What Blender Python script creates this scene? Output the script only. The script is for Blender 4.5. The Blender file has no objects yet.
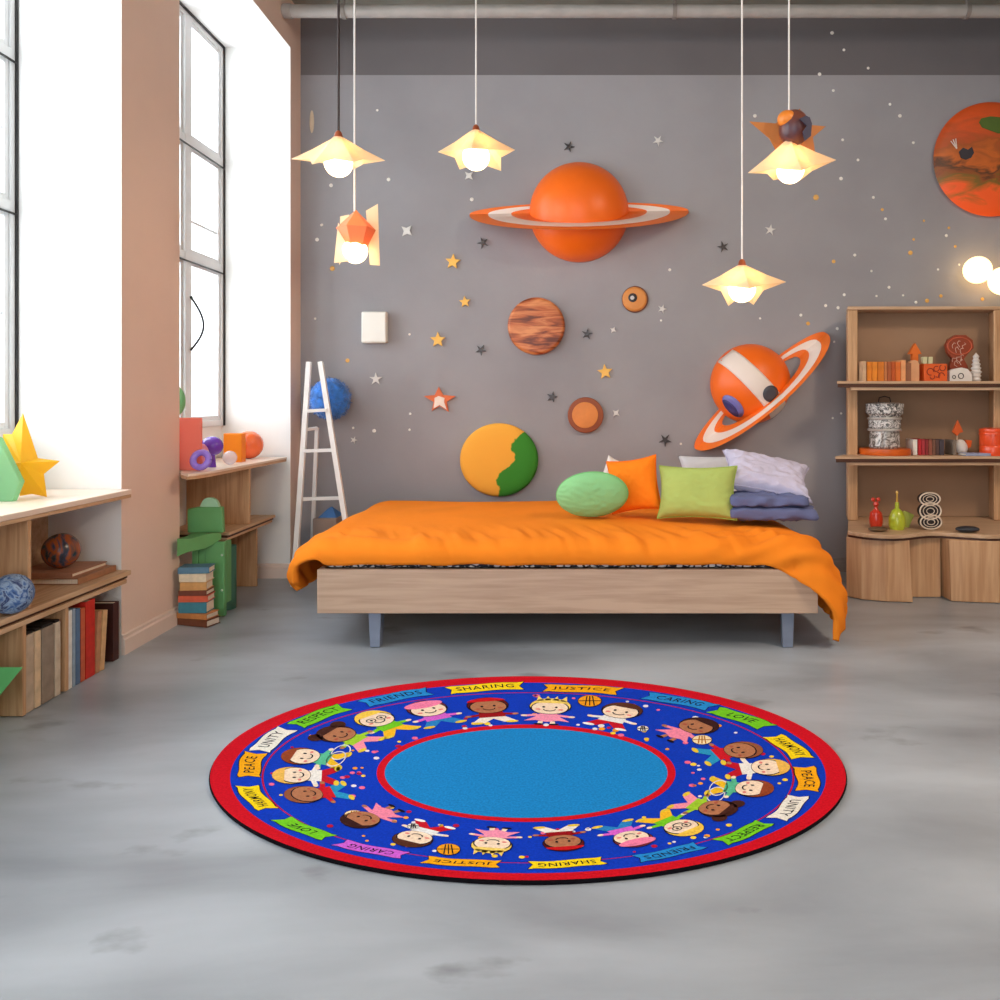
import bpy, bmesh, math, random
from mathutils import Vector, Matrix, Euler, noise
PI=math.pi
random.seed(7)
S=bpy.context.scene
COL=S.collection
F=800.0; CX=570.0; CY=400.0; CH=1.05
def P(px,py,D):            # where a photo point lies at distance D
    return Vector(((px-CX)*D/F, D, CH-(py-CY)*D/F))
def lin(c):
    return tuple(((v/255)/12.92 if v/255<=.04045 else ((v/255+.055)/1.055)**2.4) for v in c)+(1,)
# ---------------------------------------------------------------- materials
MC={}
def nodes(m):
    m.use_nodes=True; nt=m.node_tree
    return nt, nt.nodes, nt.links, nt.nodes['Principled BSDF']
def mat(name,rgb,rough=.55,metal=0,noise_amt=.06,nscale=12,bump=0,bscale=60,coat=0,spec=.5,sheen=0,stretch=None,coords='Object'):
    key=(name,)
    if key in MC: return MC[key]
    m=bpy.data.materials.new(name); nt,N,L,b=nodes(m)
    b.inputs['Roughness'].default_value=rough; b.inputs['Metallic'].default_value=metal
    b.inputs['Specular IOR Level'].default_value=spec
    b.inputs['Coat Weight'].default_value=coat; b.inputs['Sheen Weight'].default_value=sheen
    c=lin(rgb)
    tc=N.new('ShaderNodeTexCoord'); mp=N.new('ShaderNodeMapping'); L.new(tc.outputs[coords],mp.inputs[0])
    if stretch: mp.inputs['Scale'].default_value=stretch
    nz=N.new('ShaderNodeTexNoise'); nz.inputs['Scale'].default_value=nscale; nz.inputs['Detail'].default_value=4
    L.new(mp.outputs[0],nz.inputs['Vector'])
    r=N.new('ShaderNodeValToRGB')
    r.color_ramp.elements[0].position=.3; r.color_ramp.elements[1].position=.7
    a=noise_amt
    r.color_ramp.elements[0].color=tuple(max(0,v*(1-a*2)) for v in c[:3])+(1,)
    r.color_ramp.elements[1].color=tuple(min(1,v*(1+a)) for v in c[:3])+(1,)
    L.new(nz.outputs['Fac'],r.inputs[0]); L.new(r.outputs[0],b.inputs['Base Color'])
    if bump:
        n2=N.new('ShaderNodeTexNoise'); n2.inputs['Scale'].default_value=bscale; n2.inputs['Detail'].default_value=5
        L.new(mp.outputs[0],n2.inputs['Vector'])
        bp=N.new('ShaderNodeBump'); bp.inputs['Strength'].default_value=bump; bp.inputs['Distance'].default_value=.01
        L.new(n2.outputs['Fac'],bp.inputs['Height']); L.new(bp.outputs[0],b.inputs['Normal'])
    MC[key]=m; return m
def plain(rgb,rough=.55,**k): return mat('paint_%d_%d_%d_%d'%(*rgb,int(rough*100)),rgb,rough,**k)
def wood(name,rgb,dark,axis=0,scale=1.0,rough=.5):
    if (name,) in MC: return MC[(name,)]
    m=bpy.data.materials.new(name); nt,N,L,b=nodes(m)
    b.inputs['Roughness'].default_value=rough
    tc=N.new('ShaderNodeTexCoord'); mp=N.new('ShaderNodeMapping'); L.new(tc.outputs['Object'],mp.inputs[0])
    sc=[28*scale]*3; sc[axis]=1.6*scale; mp.inputs['Scale'].default_value=sc
    nz=N.new('ShaderNodeTexNoise'); nz.inputs['Scale'].default_value=2.2; nz.inputs['Detail'].default_value=8; nz.inputs['Distortion'].default_value=.4
    L.new(mp.outputs[0],nz.inputs['Vector'])
    r=N.new('ShaderNodeValToRGB'); e=r.color_ramp.elements
    e[0].position=.32; e[0].color=lin(dark); e[1].position=.62; e[1].color=lin(rgb)
    L.new(nz.outputs['Fac'],r.inputs[0]); L.new(r.outputs[0],b.inputs['Base Color'])
    bp=N.new('ShaderNodeBump'); bp.inputs['Strength'].default_value=.12; bp.inputs['Distance'].default_value=.004
    L.new(nz.outputs['Fac'],bp.inputs['Height']); L.new(bp.outputs[0],b.inputs['Normal'])
    MC[(name,)]=m; return m
def emis(name,rgb,st):
    if (name,) in MC: return MC[(name,)]
    m=bpy.data.materials.new(name); nt,N,L,b=nodes(m)
    b.inputs['Base Color'].default_value=lin(rgb); b.inputs['Emission Color'].default_value=lin(rgb); b.inputs['Emission Strength'].default_value=st
    MC[(name,)]=m; return m
def translucent(name,rgb,fac=.6,transp=.0):
    if (name,) in MC: return MC[(name,)]
    m=bpy.data.materials.new(name); m.use_nodes=True; N=m.node_tree.nodes; L=m.node_tree.links
    b=N['Principled BSDF']; b.inputs['Base Color'].default_value=lin(rgb); b.inputs['Roughness'].default_value=.4
    t=N.new('ShaderNodeBsdfTranslucent'); t.inputs[0].default_value=lin(rgb)
    mx=N.new('ShaderNodeMixShader'); mx.inputs[0].default_value=fac
    L.new(b.outputs[0],mx.inputs[1]); L.new(t.outputs[0],mx.inputs[2]); out=N['Material Output']
    if transp:
        tr=N.new('ShaderNodeBsdfTransparent'); tr.inputs[0].default_value=tuple(.5+.5*v for v in lin(rgb)[:3])+(1,)
        m2=N.new('ShaderNodeMixShader'); m2.inputs[0].default_value=transp
        L.new(mx.outputs[0],m2.inputs[1]); L.new(tr.outputs[0],m2.inputs[2]); L.new(m2.outputs[0],out.inputs[0])
    else: L.new(mx.outputs[0],out.inputs[0])
    MC[(name,)]=m; return m
def glassy(name,rgb=(250,252,255),transp=.88):
    if (name,) in MC: return MC[(name,)]
    m=bpy.data.materials.new(name); m.use_nodes=True; N=m.node_tree.nodes; L=m.node_tree.links
    g=N['Principled BSDF']; g.inputs['Base Color'].default_value=lin(rgb); g.inputs['Roughness'].default_value=.03
    tr=N.new('ShaderNodeBsdfTransparent'); tr.inputs[0].default_value=lin(rgb)
    mx=N.new('ShaderNodeMixShader'); mx.inputs[0].default_value=transp
    L.new(g.outputs[0],mx.inputs[1]); L.new(tr.outputs[0],mx.inputs[2]); L.new(mx.outputs[0],N['Material Output'].inputs[0])
    MC[(name,)]=m; return m
# ---------------------------------------------------------------- mesh builder
class MB:
    def __init__(s): s.v=[]; s.f=[]; s.m=[]
    def add(s,vs,fs,mi=0):
        o=len(s.v); s.v+=[Vector(v) for v in vs]
        s.f+=[tuple(i+o for i in f) for f in fs]; s.m+=([mi]*len(fs) if isinstance(mi,int) else list(mi)); return s
    def box(s,x0,x1,y0,y1,z0,z1,mi=0,M=None):   # face order: -z,+z,-y,+y,-x,+x
        vs=[Vector((x,y,z)) for z in (z0,z1) for y in (y0,y1) for x in (x0,x1)]
        if M is not None: vs=[M@v for v in vs]
        return s.add(vs,[(0,2,3,1),(4,5,7,6),(0,1,5,4),(2,6,7,3),(0,4,6,2),(1,3,7,5)],mi)
    def prism(s,pts,h0,h1,plane='XY',mi=0,M=None):  # plane XY extruded on z; XZ extruded on y; YZ on x
        def q(a,b,h):
            v={'XY':(a,b,h),'XZ':(a,h,b),'YZ':(h,a,b)}[plane]; v=Vector(v)
            return M@v if M is not None else v
        n=len(pts); vs=[q(a,b,h0) for a,b in pts]+[q(a,b,h1) for a,b in pts]
        fs=[tuple(range(n)),tuple(range(2*n-1,n-1,-1))]+[(i,(i+1)%n,n+(i+1)%n,n+i) for i in range(n)]
        return s.add(vs,fs,mi)
    def tube(s,pts,r,n=10,mi=0,cap=True):
        pts=[Vector(p) for p in pts]; rs=r if isinstance(r,(list,tuple)) else [r]*len(pts)
        vs=[];fs=[]; up=None
        for i,p in enumerate(pts):
            t=(pts[min(i+1,len(pts)-1)]-pts[max(i-1,0)]).normalized()
            if up is None: up=t.orthogonal().normalized()
            up=(up-t*up.dot(t)).normalized(); w=t.cross(up)
            for k in range(n):
                a=2*PI*k/n; vs.append(p+(up*math.cos(a)+w*math.sin(a))*rs[i])
        for i in range(len(pts)-1):
            for k in range(n):
                a=i*n+k;b=i*n+(k+1)%n; fs.append((a,b,b+n,a+n))
        if cap: fs.append(tuple(range(n-1,-1,-1))); fs.append(tuple(range((len(pts)-1)*n,len(pts)*n)))
        return s.add(vs,fs,mi)
    def lathe(s,prof,c=(0,0,0),n=32,mi=0,M=None):   # prof (r,z) from bottom to top round z
        c=Vector(c); vs=[];fs=[]; k=len(prof)
        for j in range(n):
            a=2*PI*j/n
            for r,z in prof:
                v=Vector((r*math.cos(a),r*math.sin(a),z)); v=M@v if M is not None else v
                vs.append(v+c)
        for j in range(n):
            for i in range(k-1):
                a=j*k+i;b=((j+1)%n)*k+i; fs.append((a,b,b+1,a+1))
        return s.add(vs,fs,mi)
    def sphere(s,c,rx,ry=None,rz=None,n=32,mi=0,M=None,fn=None):
        ry=ry or rx; rz=rz or rx; c=Vector(c); vs=[];fs=[]; m=n//2
        for i in range(m+1):
            th=PI*i/m
            for j in range(n):
                ph=2*PI*j/n; d=Vector((math.sin(th)*math.cos(ph),math.sin(th)*math.sin(ph),math.cos(th)))
                k=fn(d) if fn else 1
                v=Vector((d.x*rx,d.y*ry,d.z*rz))*k
                if M is not None: v=M@v
                vs.append(c+v)
        for i in range(m):
            for j in range(n):
                a=i*n+j;b=i*n+(j+1)%n; fs.append((a,a+n,b+n,b))
        return s.add(vs,fs,mi)
    def build(s,name,mats,parent=None,origin=None,smooth=True,bevel=0,solid=0,subsurf=0,label=None,cat=None,group=None,kind=None,ang=35,clean=True):
        if not isinstance(mats,(list,tuple)): mats=[mats]
        if origin is None: origin=Vector(parent['_w']) if parent is not None else Vector((0,0,0))
        origin=Vector(origin)
        me=bpy.data.meshes.new(name); me.from_pydata([tuple(v-origin) for v in s.v],[],s.f)
        for m in mats: me.materials.append(m)
        me.polygons.foreach_set('material_index',s.m); 
        if clean:
            bm=bmesh.new(); bm.from_mesh(me); bmesh.ops.remove_doubles(bm,verts=bm.verts,dist=1e-6)
            bmesh.ops.recalc_face_normals(bm,faces=bm.faces); bm.to_mesh(me); bm.free()
        if smooth:
            me.polygons.foreach_set('use_smooth',[True]*len(me.polygons)); me.set_sharp_from_angle(angle=math.radians(ang))
        o=bpy.data.objects.new(name,me); COL.objects.link(o)
        if parent is not None:
            o.parent=parent; o.location=origin-Vector(parent['_w'])
        else: o.location=origin
        o['_w']=tuple(origin)
        if solid:
            md=o.modifiers.new('Solidify','SOLIDIFY'); md.thickness=solid; md.offset=0
        if subsurf:
            md=o.modifiers.new('Subsurf','SUBSURF'); md.levels=subsurf; md.render_levels=subsurf
        if bevel:
            md=o.modifiers.new('Bevel','BEVEL'); md.width=bevel; md.segments=2; md.limit_method='ANGLE'; md.angle_limit=math.radians(40)
        if label: o['label']=label
        if cat: o['category']=cat
        if group: o['group']=group
        if kind: o['kind']=kind
        return o
def thing(name,loc,label,cat,group=None):
    o=bpy.data.objects.new(name,None); COL.objects.link(o); o.location=loc; o.empty_display_size=.05
    o['label']=label; o['category']=cat; o['_w']=tuple(loc)
    if group: o['group']=group
    return o
def struct(mb,name,mats,**k): return mb.build(name,mats,kind='structure',**k)
def circ(cx,cy,rx,ry=None,n=32,a0=0,a1=2*PI):
    ry=ry or rx; full=abs(a1-a0-2*PI)<1e-6
    return [(cx+rx*math.cos(a0+(a1-a0)*i/(n if full else n-1)),cy+ry*math.sin(a0+(a1-a0)*i/(n if full else n-1))) for i in range(n)]
def star(cx,cy,R,r,n=5,rot=PI/2,jit=0):
    return [(cx+(R if i%2==0 else r)*math.cos(rot+PI*i/n),cy+(R if i%2==0 else r)*math.sin(rot+PI*i/n)) for i in range(2*n)]
# ---------------------------------------------------------------- palette
M_white=mat('white_plaster',(240,240,238),.6,noise_amt=.01,nscale=3,bump=.05)
M_beige=mat('beige_plaster',(236,210,194),.6,noise_amt=.02,nscale=3,bump=.08)
M_oak=wood('light_oak',(214,180,145),(190,150,112),1)
M_oakx=wood('light_oak_x',(205,172,140),(184,148,114),0)
M_oakz=wood('light_oak_z',(204,164,124),(176,132,92),2)
M_dark_strip=wood('dark_edge_and_gap',(84,48,30),(58,32,20),0)  # dark brown edge strip; also paints the shade in board gaps
M_board=mat('pale_board_face',(240,222,205),.35,noise_amt=.02)
M_wframe=mat('window_frame_white',(225,228,230),.4,noise_amt=.01)
M_dark=mat('black_gasket',(28,26,26),.5)
M_blackm=mat('black_metal',(25,24,26),.35,metal=.6)
# ---------------------------------------------------------------- wall and floor
def wall_mat():
    m=bpy.data.materials.new('grey_wall_paint'); nt,N,L,b=nodes(m)
    b.inputs['Roughness'].default_value=.7
    tc=N.new('ShaderNodeTexCoord'); nz=N.new('ShaderNodeTexNoise'); nz.inputs['Scale'].default_value=.9; nz.inputs['Detail'].default_value=7; nz.inputs['Roughness'].default_value=.55
    L.new(tc.outputs['Object'],nz.inputs[0])
    r=N.new('ShaderNodeValToRGB'); e=r.color_ramp.elements; e[0].position=.35; e[0].color=lin((146,144,148)); e[1].position=.68; e[1].color=lin((162,161,165))
    L.new(nz.outputs['Fac'],r.inputs[0]); L.new(r.outputs[0],b.inputs['Base Color'])
    n2=N.new('ShaderNodeTexNoise'); n2.inputs['Scale'].default_value=45
    L.new(tc.outputs['Object'],n2.inputs[0]); bp=N.new('ShaderNodeBump'); bp.inputs['Strength'].default_value=.06; bp.inputs['Distance'].default_value=.01
    L.new(n2.outputs['Fac'],bp.inputs['Height']); L.new(bp.outputs[0],b.inputs['Normal'])
    return m
M_wall=wall_mat()
M_wall2=mat('dark_grey_upper_band',(112,108,110),.7,noise_amt=.04,nscale=2)  # darker grey for the top strip of the back wall
def floor_mat():
    m=bpy.data.materials.new('polished_concrete'); nt,N,L,b=nodes(m)
    tc=N.new('ShaderNodeTexCoord'); mp=N.new('ShaderNodeMapping'); mp.inputs['Scale'].default_value=(.55,1.5,1); L.new(tc.outputs['Object'],mp.inputs[0])
    nz=N.new('ShaderNodeTexNoise'); nz.inputs['Scale'].default_value=1.7; nz.inputs['Detail'].default_value=6; nz.inputs['Roughness'].default_value=.5; nz.inputs['Distortion'].default_value=.3
    L.new(mp.outputs[0],nz.inputs[0])
    r=N.new('ShaderNodeValToRGB'); e=r.color_ramp.elements; e[0].position=.3; e[0].color=lin((132,139,147)); e[1].position=.66; e[1].color=lin((180,189,198))
    L.new(nz.outputs['Fac'],r.inputs[0])
    # darker blotches with a shape of their own
    mp2=N.new('ShaderNodeMapping'); mp2.inputs['Scale'].default_value=(1,1.9,1); mp2.inputs['Location'].default_value=(.31,.2,0); L.new(tc.outputs['Object'],mp2.inputs[0])
    n3=N.new('ShaderNodeTexNoise'); n3.inputs['Scale'].default_value=2.6; n3.inputs['Detail'].default_value=5; L.new(mp2.outputs[0],n3.inputs[0])
    r3=N.new('ShaderNodeValToRGB'); r3.color_ramp.elements[0].position=.63; r3.color_ramp.elements[1].position=.78
    L.new(n3.outputs['Fac'],r3.inputs[0])
    mx=N.new('ShaderNodeMix'); mx.data_type='RGBA'; L.new(r3.outputs[0],mx.inputs[0]); L.new(r.outputs[0],mx.inputs[6]); mx.inputs[7].default_value=lin((98,100,105))
    L.new(mx.outputs[2],b.inputs['Base Color'])
    r2=N.new('ShaderNodeMapRange'); r2.inputs[3].default_value=.24; r2.inputs[4].default_value=.42; L.new(nz.outputs['Fac'],r2.inputs[0]); L.new(r2.outputs[0],b.inputs['Roughness'])
    n2=N.new('ShaderNodeTexNoise'); n2.inputs['Scale'].default_value=6; n2.inputs['Detail'].default_value=3; L.new(tc.outputs['Object'],n2.inputs[0])
    bp=N.new('ShaderNodeBump'); bp.inputs['Strength'].default_value=.08; bp.inputs['Distance'].default_value=.02
    L.new(n2.outputs['Fac'],bp.inputs['Height']); L.new(bp.outputs[0],b.inputs['Normal'])
    return m
M_floor=floor_mat()
YW=4.9; ZC=3.42
struct(MB().box(-2.75,3.1,-1.9,5.0,-.1,0),'floor',M_floor,smooth=False)
struct(MB().box(-2.75,3.1,-1.9,5.0,ZC,ZC+.1),'ceiling',mat('ceiling_concrete',(140,142,132),.8,nscale=4),smooth=False)
b=MB(); b.box(-2.75,3.1,YW,YW+.1,0,3.04,0); b.box(-2.75,3.1,YW,YW+.1,3.04,ZC,1)
struct(b,'wall_back',[M_wall,M_wall2],smooth=False)
struct(MB().box(3.0,3.1,-1.9,YW,0,ZC),'shading_wall_right',mat('warm_grey_paint',(150,134,120),.7),smooth=False)  # unseen wall, extended and toned to shade the right side
struct(MB().box(.9,3.1,-2.0,-1.9,0,ZC),'shading_wall_rear',mat('warm_grey_paint',(150,134,120),.7),smooth=False)  # unseen wall piece behind the camera, added to block light from the right rear
XN=-1.845; XWN=-2.287; XFP=-1.65; XWF=-2.053; YF=4.72
wl=MB()
bw=[1,1,1,1,1,0]
wl.box(-2.6,XN,3.29,3.78,0,ZC,bw)                 # pillar between the niches
wl.box(-2.6,XFP,YF,YW,0,ZC,bw)                    # far corner pier
wl.box(-2.6,XFP,3.78,YF,3.13,ZC,bw)               # lintel of far niche
wl.box(-2.6,XN,1.2,3.29,3.15,ZC,bw)               # lintel of near niche
wl.box(-2.6,XN,-1.9,1.2,0,ZC,bw)
wl.box(-2.6,XWF,3.78,YF,0,.90,1)                  # parapets
wl.box(-2.6,XWN,1.2,3.29,0,.90,1)
struct(wl,'wall_left',[M_beige,M_white],smooth=False)
# baseboards
def board_profile(b,x0,y0,x1,y1,h=.085,t=.014):
    d=Vector((x1-x0,y1-y0,0)); n=Vector((d.y,-d.x,0)).normalized()
    M=Matrix(((n.x,d.x,0,x0),(n.y,d.y,0,y0),(0,0,1,0),(0,0,0,1)))
    pts=[(0,0),(t,0),(t,h*.72),(t*.6,h*.8),(t*.6,h*.94),(0,h)]
    n_=len(pts); vs=[M@Vector((a,0,z)) for a,z in pts]+[M@Vector((a,1,z)) for a,z in pts]
    b.add(vs,[tuple(range(n_)),tuple(range(2*n_-1,n_-1,-1))]+[(i,(i+1)%n_,n_+(i+1)%n_,n_+i) for i in range(n_)])
b=MB(); board_profile(b,XN,3.29,XN,3.794); board_profile(b,XFP,YF-.014,XFP,YW); board_profile(b,XWF,YF,XFP+.014,YF); board_profile(b,XN,-1.9,XN,1.2)
struct(b,'baseboard_left',mat('baseboard_paint',(232,212,200),.5,noise_amt=.01),smooth=False)
b=MB(); board_profile(b,XFP+.014,YW,3.0,YW)
struct(b,'baseboard_back',mat('grey_baseboard_paint',(150,148,148),.5,noise_amt=.01),smooth=False)
# windows
M_glass=glassy('window_glass',(252,254,255),.93)
def window(idx,xw,y0,y1,z0,z1,mull,tran,thin):
    w=MB(); t=.036; x0,x1=xw-.05,xw+.012
    w.box(x0,x1,y0,y0+t,z0,z1); w.box(x0,x1,y1-t,y1,z0,z1)
    w.box(x0,x1,y0+t,y1-t,z0,z0+t); w.box(x0,x1,y0+t,y1-t,z1-t,z1)
    w.box(x0,x1+.006,mull-.035,mull+.035,z0+t,z1-t)
    for z in tran:
        w.box(x0,x1+.004,y0+t,mull-.035,z-.022,z+.022); w.box(x0,x1+.004,mull+.035,y1-t,z-.022,z+.022)
    o=struct(w,'window_%d'%idx,M_wframe,smooth=False,bevel=.004,origin=(xw,(y0+y1)/2,z0))
    g=MB()
    for a in (y0+.006,y1-.006): g.box(xw+.0125,xw+.020,a-.006,a+.006,z0,z1)
    g.box(xw+.0125,xw+.020,y0,y1,z1-.012,z1)
    for z in tran: g.box(xw+.017,xw+.022,y0+.01,y1-.01,z-.034,z-.026)
    g.build('gasket',M_dark,o,smooth=False)
    zs=[z0]+sorted(tran)+[z1]
    for k in range(len(zs)-1):
        for (a,c) in ((y0,mull),(mull,y1)):
            s=MB(); ya=a+(t if a==y0 else .035); yb=c-(t if c==y1 else .035); za=zs[k]+(.022 if k else t); zb=zs[k+1]-(.022 if k<len(zs)-2 else t)
            q=.024
            for (p0,p1,p2,p3) in ((ya,ya+q,za,zb),(yb-q,yb,za,zb),(ya+q,yb-q,za,za+q),(ya+q,yb-q,zb-q,zb)):
                s.box(xw-.035,xw+.004,p0,p1,p2,p3)
            for z in thin:
                if za<z<zb: s.box(xw-.03,xw-.004,ya+q,yb-q,z-.008,z+.008)
            sash=s.build('sash',M_wframe,o,smooth=False,bevel=.003)
            MB().box(xw-.022,xw-.018,ya+q,yb-q,za+q,zb-q).build('pane',M_glass,sash,smooth=False)
    return o
w1=window(1,XWN,1.2,3.29,.90,3.15,2.245,(1.84,2.46),(2.15,1.4))
w2=window(2,XWF,3.78,YF,.90,3.13,4.27,(1.82,2.44),(2.02,))
b=MB(); pts=[]
for k in range(13):
    a=k/12; pts.append((XWF+.022+.02*math.sin(a*PI),4.29+.10*math.sin(a*PI),1.60-.28*a))
b.tube(pts,.006,8); b.sphere(pts[0],.009,n=10); b.sphere(pts[-1],.007,n=10)
b.build('stay_cable',M_blackm,w2,label='thin black curved stay cable')
# pipe below the ceiling
t=thing('ceiling_pipe',(.6,4.6,3.25),'long grey pipe running under the ceiling along the top of the back wall','pipe')
b=MB(); b.tube([(-1.72,4.6,3.285),(2.99,4.6,3.285)],.036,20)
b.tube([(-1.645,4.6,3.285),(-1.60,4.6,3.285)],.041,20); b.build('pipe_body',mat('grey_pipe',(172,168,163),.4),t)
for x in (-1.3,.6,2.28):
    b=MB(); b.tube([(x-.012,4.6,3.285),(x+.012,4.6,3.285)],.043,20); b.tube([(x,4.6,3.32),(x,4.6,ZC)],.008,8)
    b.build('pipe_bracket',mat('bracket_paint',(135,128,122),.5),t)
# ---------------------------------------------------------------- near shelf unit
XF=-1.806
n_=thing('low_bookshelf',(-1.97,2.3,0),'low light-wood bookshelf under the near window, left of the pillar, with books below','bookshelf')
MB().box(-2.147,-1.798,1.3,3.283,.664,.684).build('top_board',[M_board],n_,bevel=.003,smooth=False)
MB().box(-2.147,-1.800,1.3,3.283,.650,.6635).build('top_board_edge',[M_oak],n_,bevel=.002,smooth=False)
MB().box(-2.14,-1.800,1.3,3.283,.334,.353).build('middle_board',[M_oak],n_,bevel=.002,smooth=False)
MB().box(-2.14,-1.815,1.3,3.28,.322,.3335).build('board_gap_shade',[M_dark_strip],n_,smooth=False)  # dark filler painted as the shade between the two boards
MB().box(-2.14,-1.805,1.3,3.26,.304,.3215).build('middle_board',[M_oak],n_,bevel=.002,smooth=False)
MB().box(-2.150,-2.141,1.3,3.283,.004,.650).build('back_panel',[M_oakx],n_,smooth=False)
for (y,z0,z1) in ((2.68,.3535,.6495),(1.9,.3535,.6495),(2.655,.003,.3035),(2.880,.003,.3035),(1.9,.003,.3035)):
    MB().box(-2.14,XF-.004,y-.009,y+.009,z0,z1).build('divider',[M_oakz],n_,bevel=.002,smooth=False)
# ---------------------------------------------------------------- books
def book(x0,x1,y0,y1,z0,z1,cover,label,group=None,spine='x',page=(238,226,205),lean=0,cat='book',name='book'):
    """upright or flat book; spine faces +x ('x') or -y ('y'); thickness is the smallest side"""
    w=(x1-x0,y1-y0,z1-z0)
    if cover[0]<0: cover=(0,0,0)
    t=thing(name,((x0+x1)/2,(y0+y1)/2,z0),label,cat,group)
    piv=Vector(((x0+x1)/2,(y0+y1)/2,z0))
    R=Matrix.Translation(piv)@Matrix.Rotation(lean,4,'X')@Matrix.Translation(-piv) if lean else None
    e=min(.003,min(w)*.18); c=MB(); p=MB()
    ax=w.index(min(w))
    lo=[x0,y0,z0]; hi=[x1,y1,z1]
    # two covers across the thin axis
    for side in (0,1):
        a=lo[:];h=hi[:]
        if side==0: h[ax]=lo[ax]+e
        else: a[ax]=hi[ax]-e
        c.box(a[0],h[0],a[1],h[1],a[2],h[2],0,R)
    a=lo[:];h=hi[:]; a[ax]+=e; h[ax]-=e
    sp_a=a[:];sp_h=h[:]
    if spine=='x': sp_a[0]=hi[0]-e
    else: sp_h[1]=lo[1]+e
    c.box(sp_a[0],sp_h[0],sp_a[1],sp_h[1],sp_a[2],sp_h[2],0,R)
    m=.004
    for i in range(3):
        if i!=ax: a[i]+=m; h[i]-=m
    if spine=='x': h[0]=hi[0]-e
    else: a[1]=lo[1]+e
    p.box(a[0],h[0],a[1],h[1],a[2],h[2],0,R)
    c.build('cover',plain(cover,.5,noise_amt=.08,nscale=30),t,smooth=False)
    p.build('pages',mat('page_paper_%d'%page[0],page,.8,stretch=(1,1,60) if ax==2 else (60,1,1)),t,smooth=False)
    return t
G='books standing in the lower right bay of the near bookshelf'
y=2.893
for (th,col,h,lab,ln) in ((.024,(232,232,228),.285,'white upright book, first beside the divider of the near bookshelf',0),
    (.016,(150,170,190),.285,'pale blue-grey slim book between the white and the blue book',0),
    (.024,(88,120,156),.280,'blue upright book left of the orange-red books, near bookshelf',0),
    (.026,(205,96,58),.275,'orange-brown book leaning between the blue and the red book',-.04),
    (.058,(208,44,30),.292,'thick bright red book in the near bookshelf',-.03),
    (.024,(196,140,100),.235,'tan book leaning right of the thick red book',.07),
    (.030,(222,178,128),.230,'light tan book, rightmost leaning one in the near bookshelf',.10)):
    book(-1.99,-1.815,y,y+th-.001,.002,h,col,lab,G,lean=-ln if ln>0 else ln*0); y+=th+.004
book(-2.0,-1.83,3.205,3.245,.002,.235,(72,38,34),'dark maroon book at the far end of the near bookshelf beside pillar',G)
G2='wide binders in the middle lower bay'
y=2.668
for (th,col,lab) in ((.042,(196,176,152),'beige binder with dark top, leftmost in the middle lower bay'),(.030,(224,196,160),'cream binder with dark top, second in the middle lower bay'),
    (.064,(150,134,118),'wide grey-brown binder with dark top in the middle lower bay'),(.030,(206,190,168),'narrow pale binder beside the divider in the middle lower bay')):
    t=thing('binder',(-1.9,y+th/2,0.002),lab,'binder',G2)
    MB().box(-2.02,-1.815,y,y+th,.002,.262).build('cover',plain(col,.6,noise_amt=.1,nscale=25),t,bevel=.003,smooth=False)
    MB().box(-2.015,-1.818,y+.002,y+th-.002,.2625,.270).build('top_edge',M_dark,t,bevel=.001,smooth=False)
    y+=th+.006
# green folded paper shape, low left
t=MB()
A=P(0,655,2.55);
pts=[P(25,668,2.5),P(-12,742,2.38),P(-22,690,2.5),P(-6,668,2.62),P(8,700,2.34)]
pts=[(-1.70,2.50,.222),(-1.80,2.40,.02),(-1.98,2.50,.20),(-1.86,2.60,.215),(-1.90,2.34,.03)]
g=MB(); g.add([(-1.71,2.50,.215),(-1.80,2.50,.215),(-1.97,2.46,.20),(-1.84,2.40,.004),(-1.93,2.42,.004),(-1.86,2.60,.16),(-1.92,2.57,.004)],
      [(0,1,3),(1,2,4,3),(0,5,1),(1,5,2),(0,3,6,5),(2,5,6,4),(3,4,6)])
g.build('folded_paper_boat',mat('green_card',(92,176,104),.5),origin=(-1.86,2.48,.004),smooth=False,label='green folded faceted shape on the floor, lowest left corner of the near bookshelf',cat='toy')
g=MB(); g.sphere((-1.875,2.44,.268),.030,.030,.05,n=20)
g.build('green_ball',mat('green_gloss',(86,168,98),.3),origin=(-1.875,2.44,.218),label='small green rounded ball on the green folded shape at the left edge',cat='ball')
# globes
def marbled(name,cols,scale=8,rough=.35,dist=1.5,kind='noise'):
    m=bpy.data.materials.new(name); nt,N,L,b_=nodes(m); b_.inputs['Roughness'].default_value=rough
    tc=N.new('ShaderNodeTexCoord'); nz=N.new('ShaderNodeTexNoise'); nz.inputs['Scale'].default_value=scale; nz.inputs['Detail'].default_value=6; nz.inputs['Distortion'].default_value=dist
    L.new(tc.outputs['Object'],nz.inputs[0]); r=N.new('ShaderNodeValToRGB'); e=r.color_ramp.elements
    n=len(cols)
    e[0].position=.28; e[0].color=lin(cols[0]); e[1].position=.72; e[1].color=lin(cols[-1])
    for i in range(1,n-1):
        k=e.new(.28+.44*i/(n-1)); k.color=lin(cols[i])
    L.new(nz.outputs['Fac'],r.inputs[0]); L.new(r.outputs[0],b_.inputs['Base Color']); return m
c=(-1.815,2.60,.354+.066)
g=MB(); g.sphere(c,.064,n=48,fn=lambda d:1+.02*noise.noise(d*9))
g.build('yarn_ball',marbled('blue_swirls',[(20,40,90),(60,100,160),(150,175,205),(25,45,100),(90,120,170)],22,.6,2.5),origin=(c[0],c[1],.354),label='dark blue textured ball on the middle board, at the left edge of the photo',cat='ball')
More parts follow.
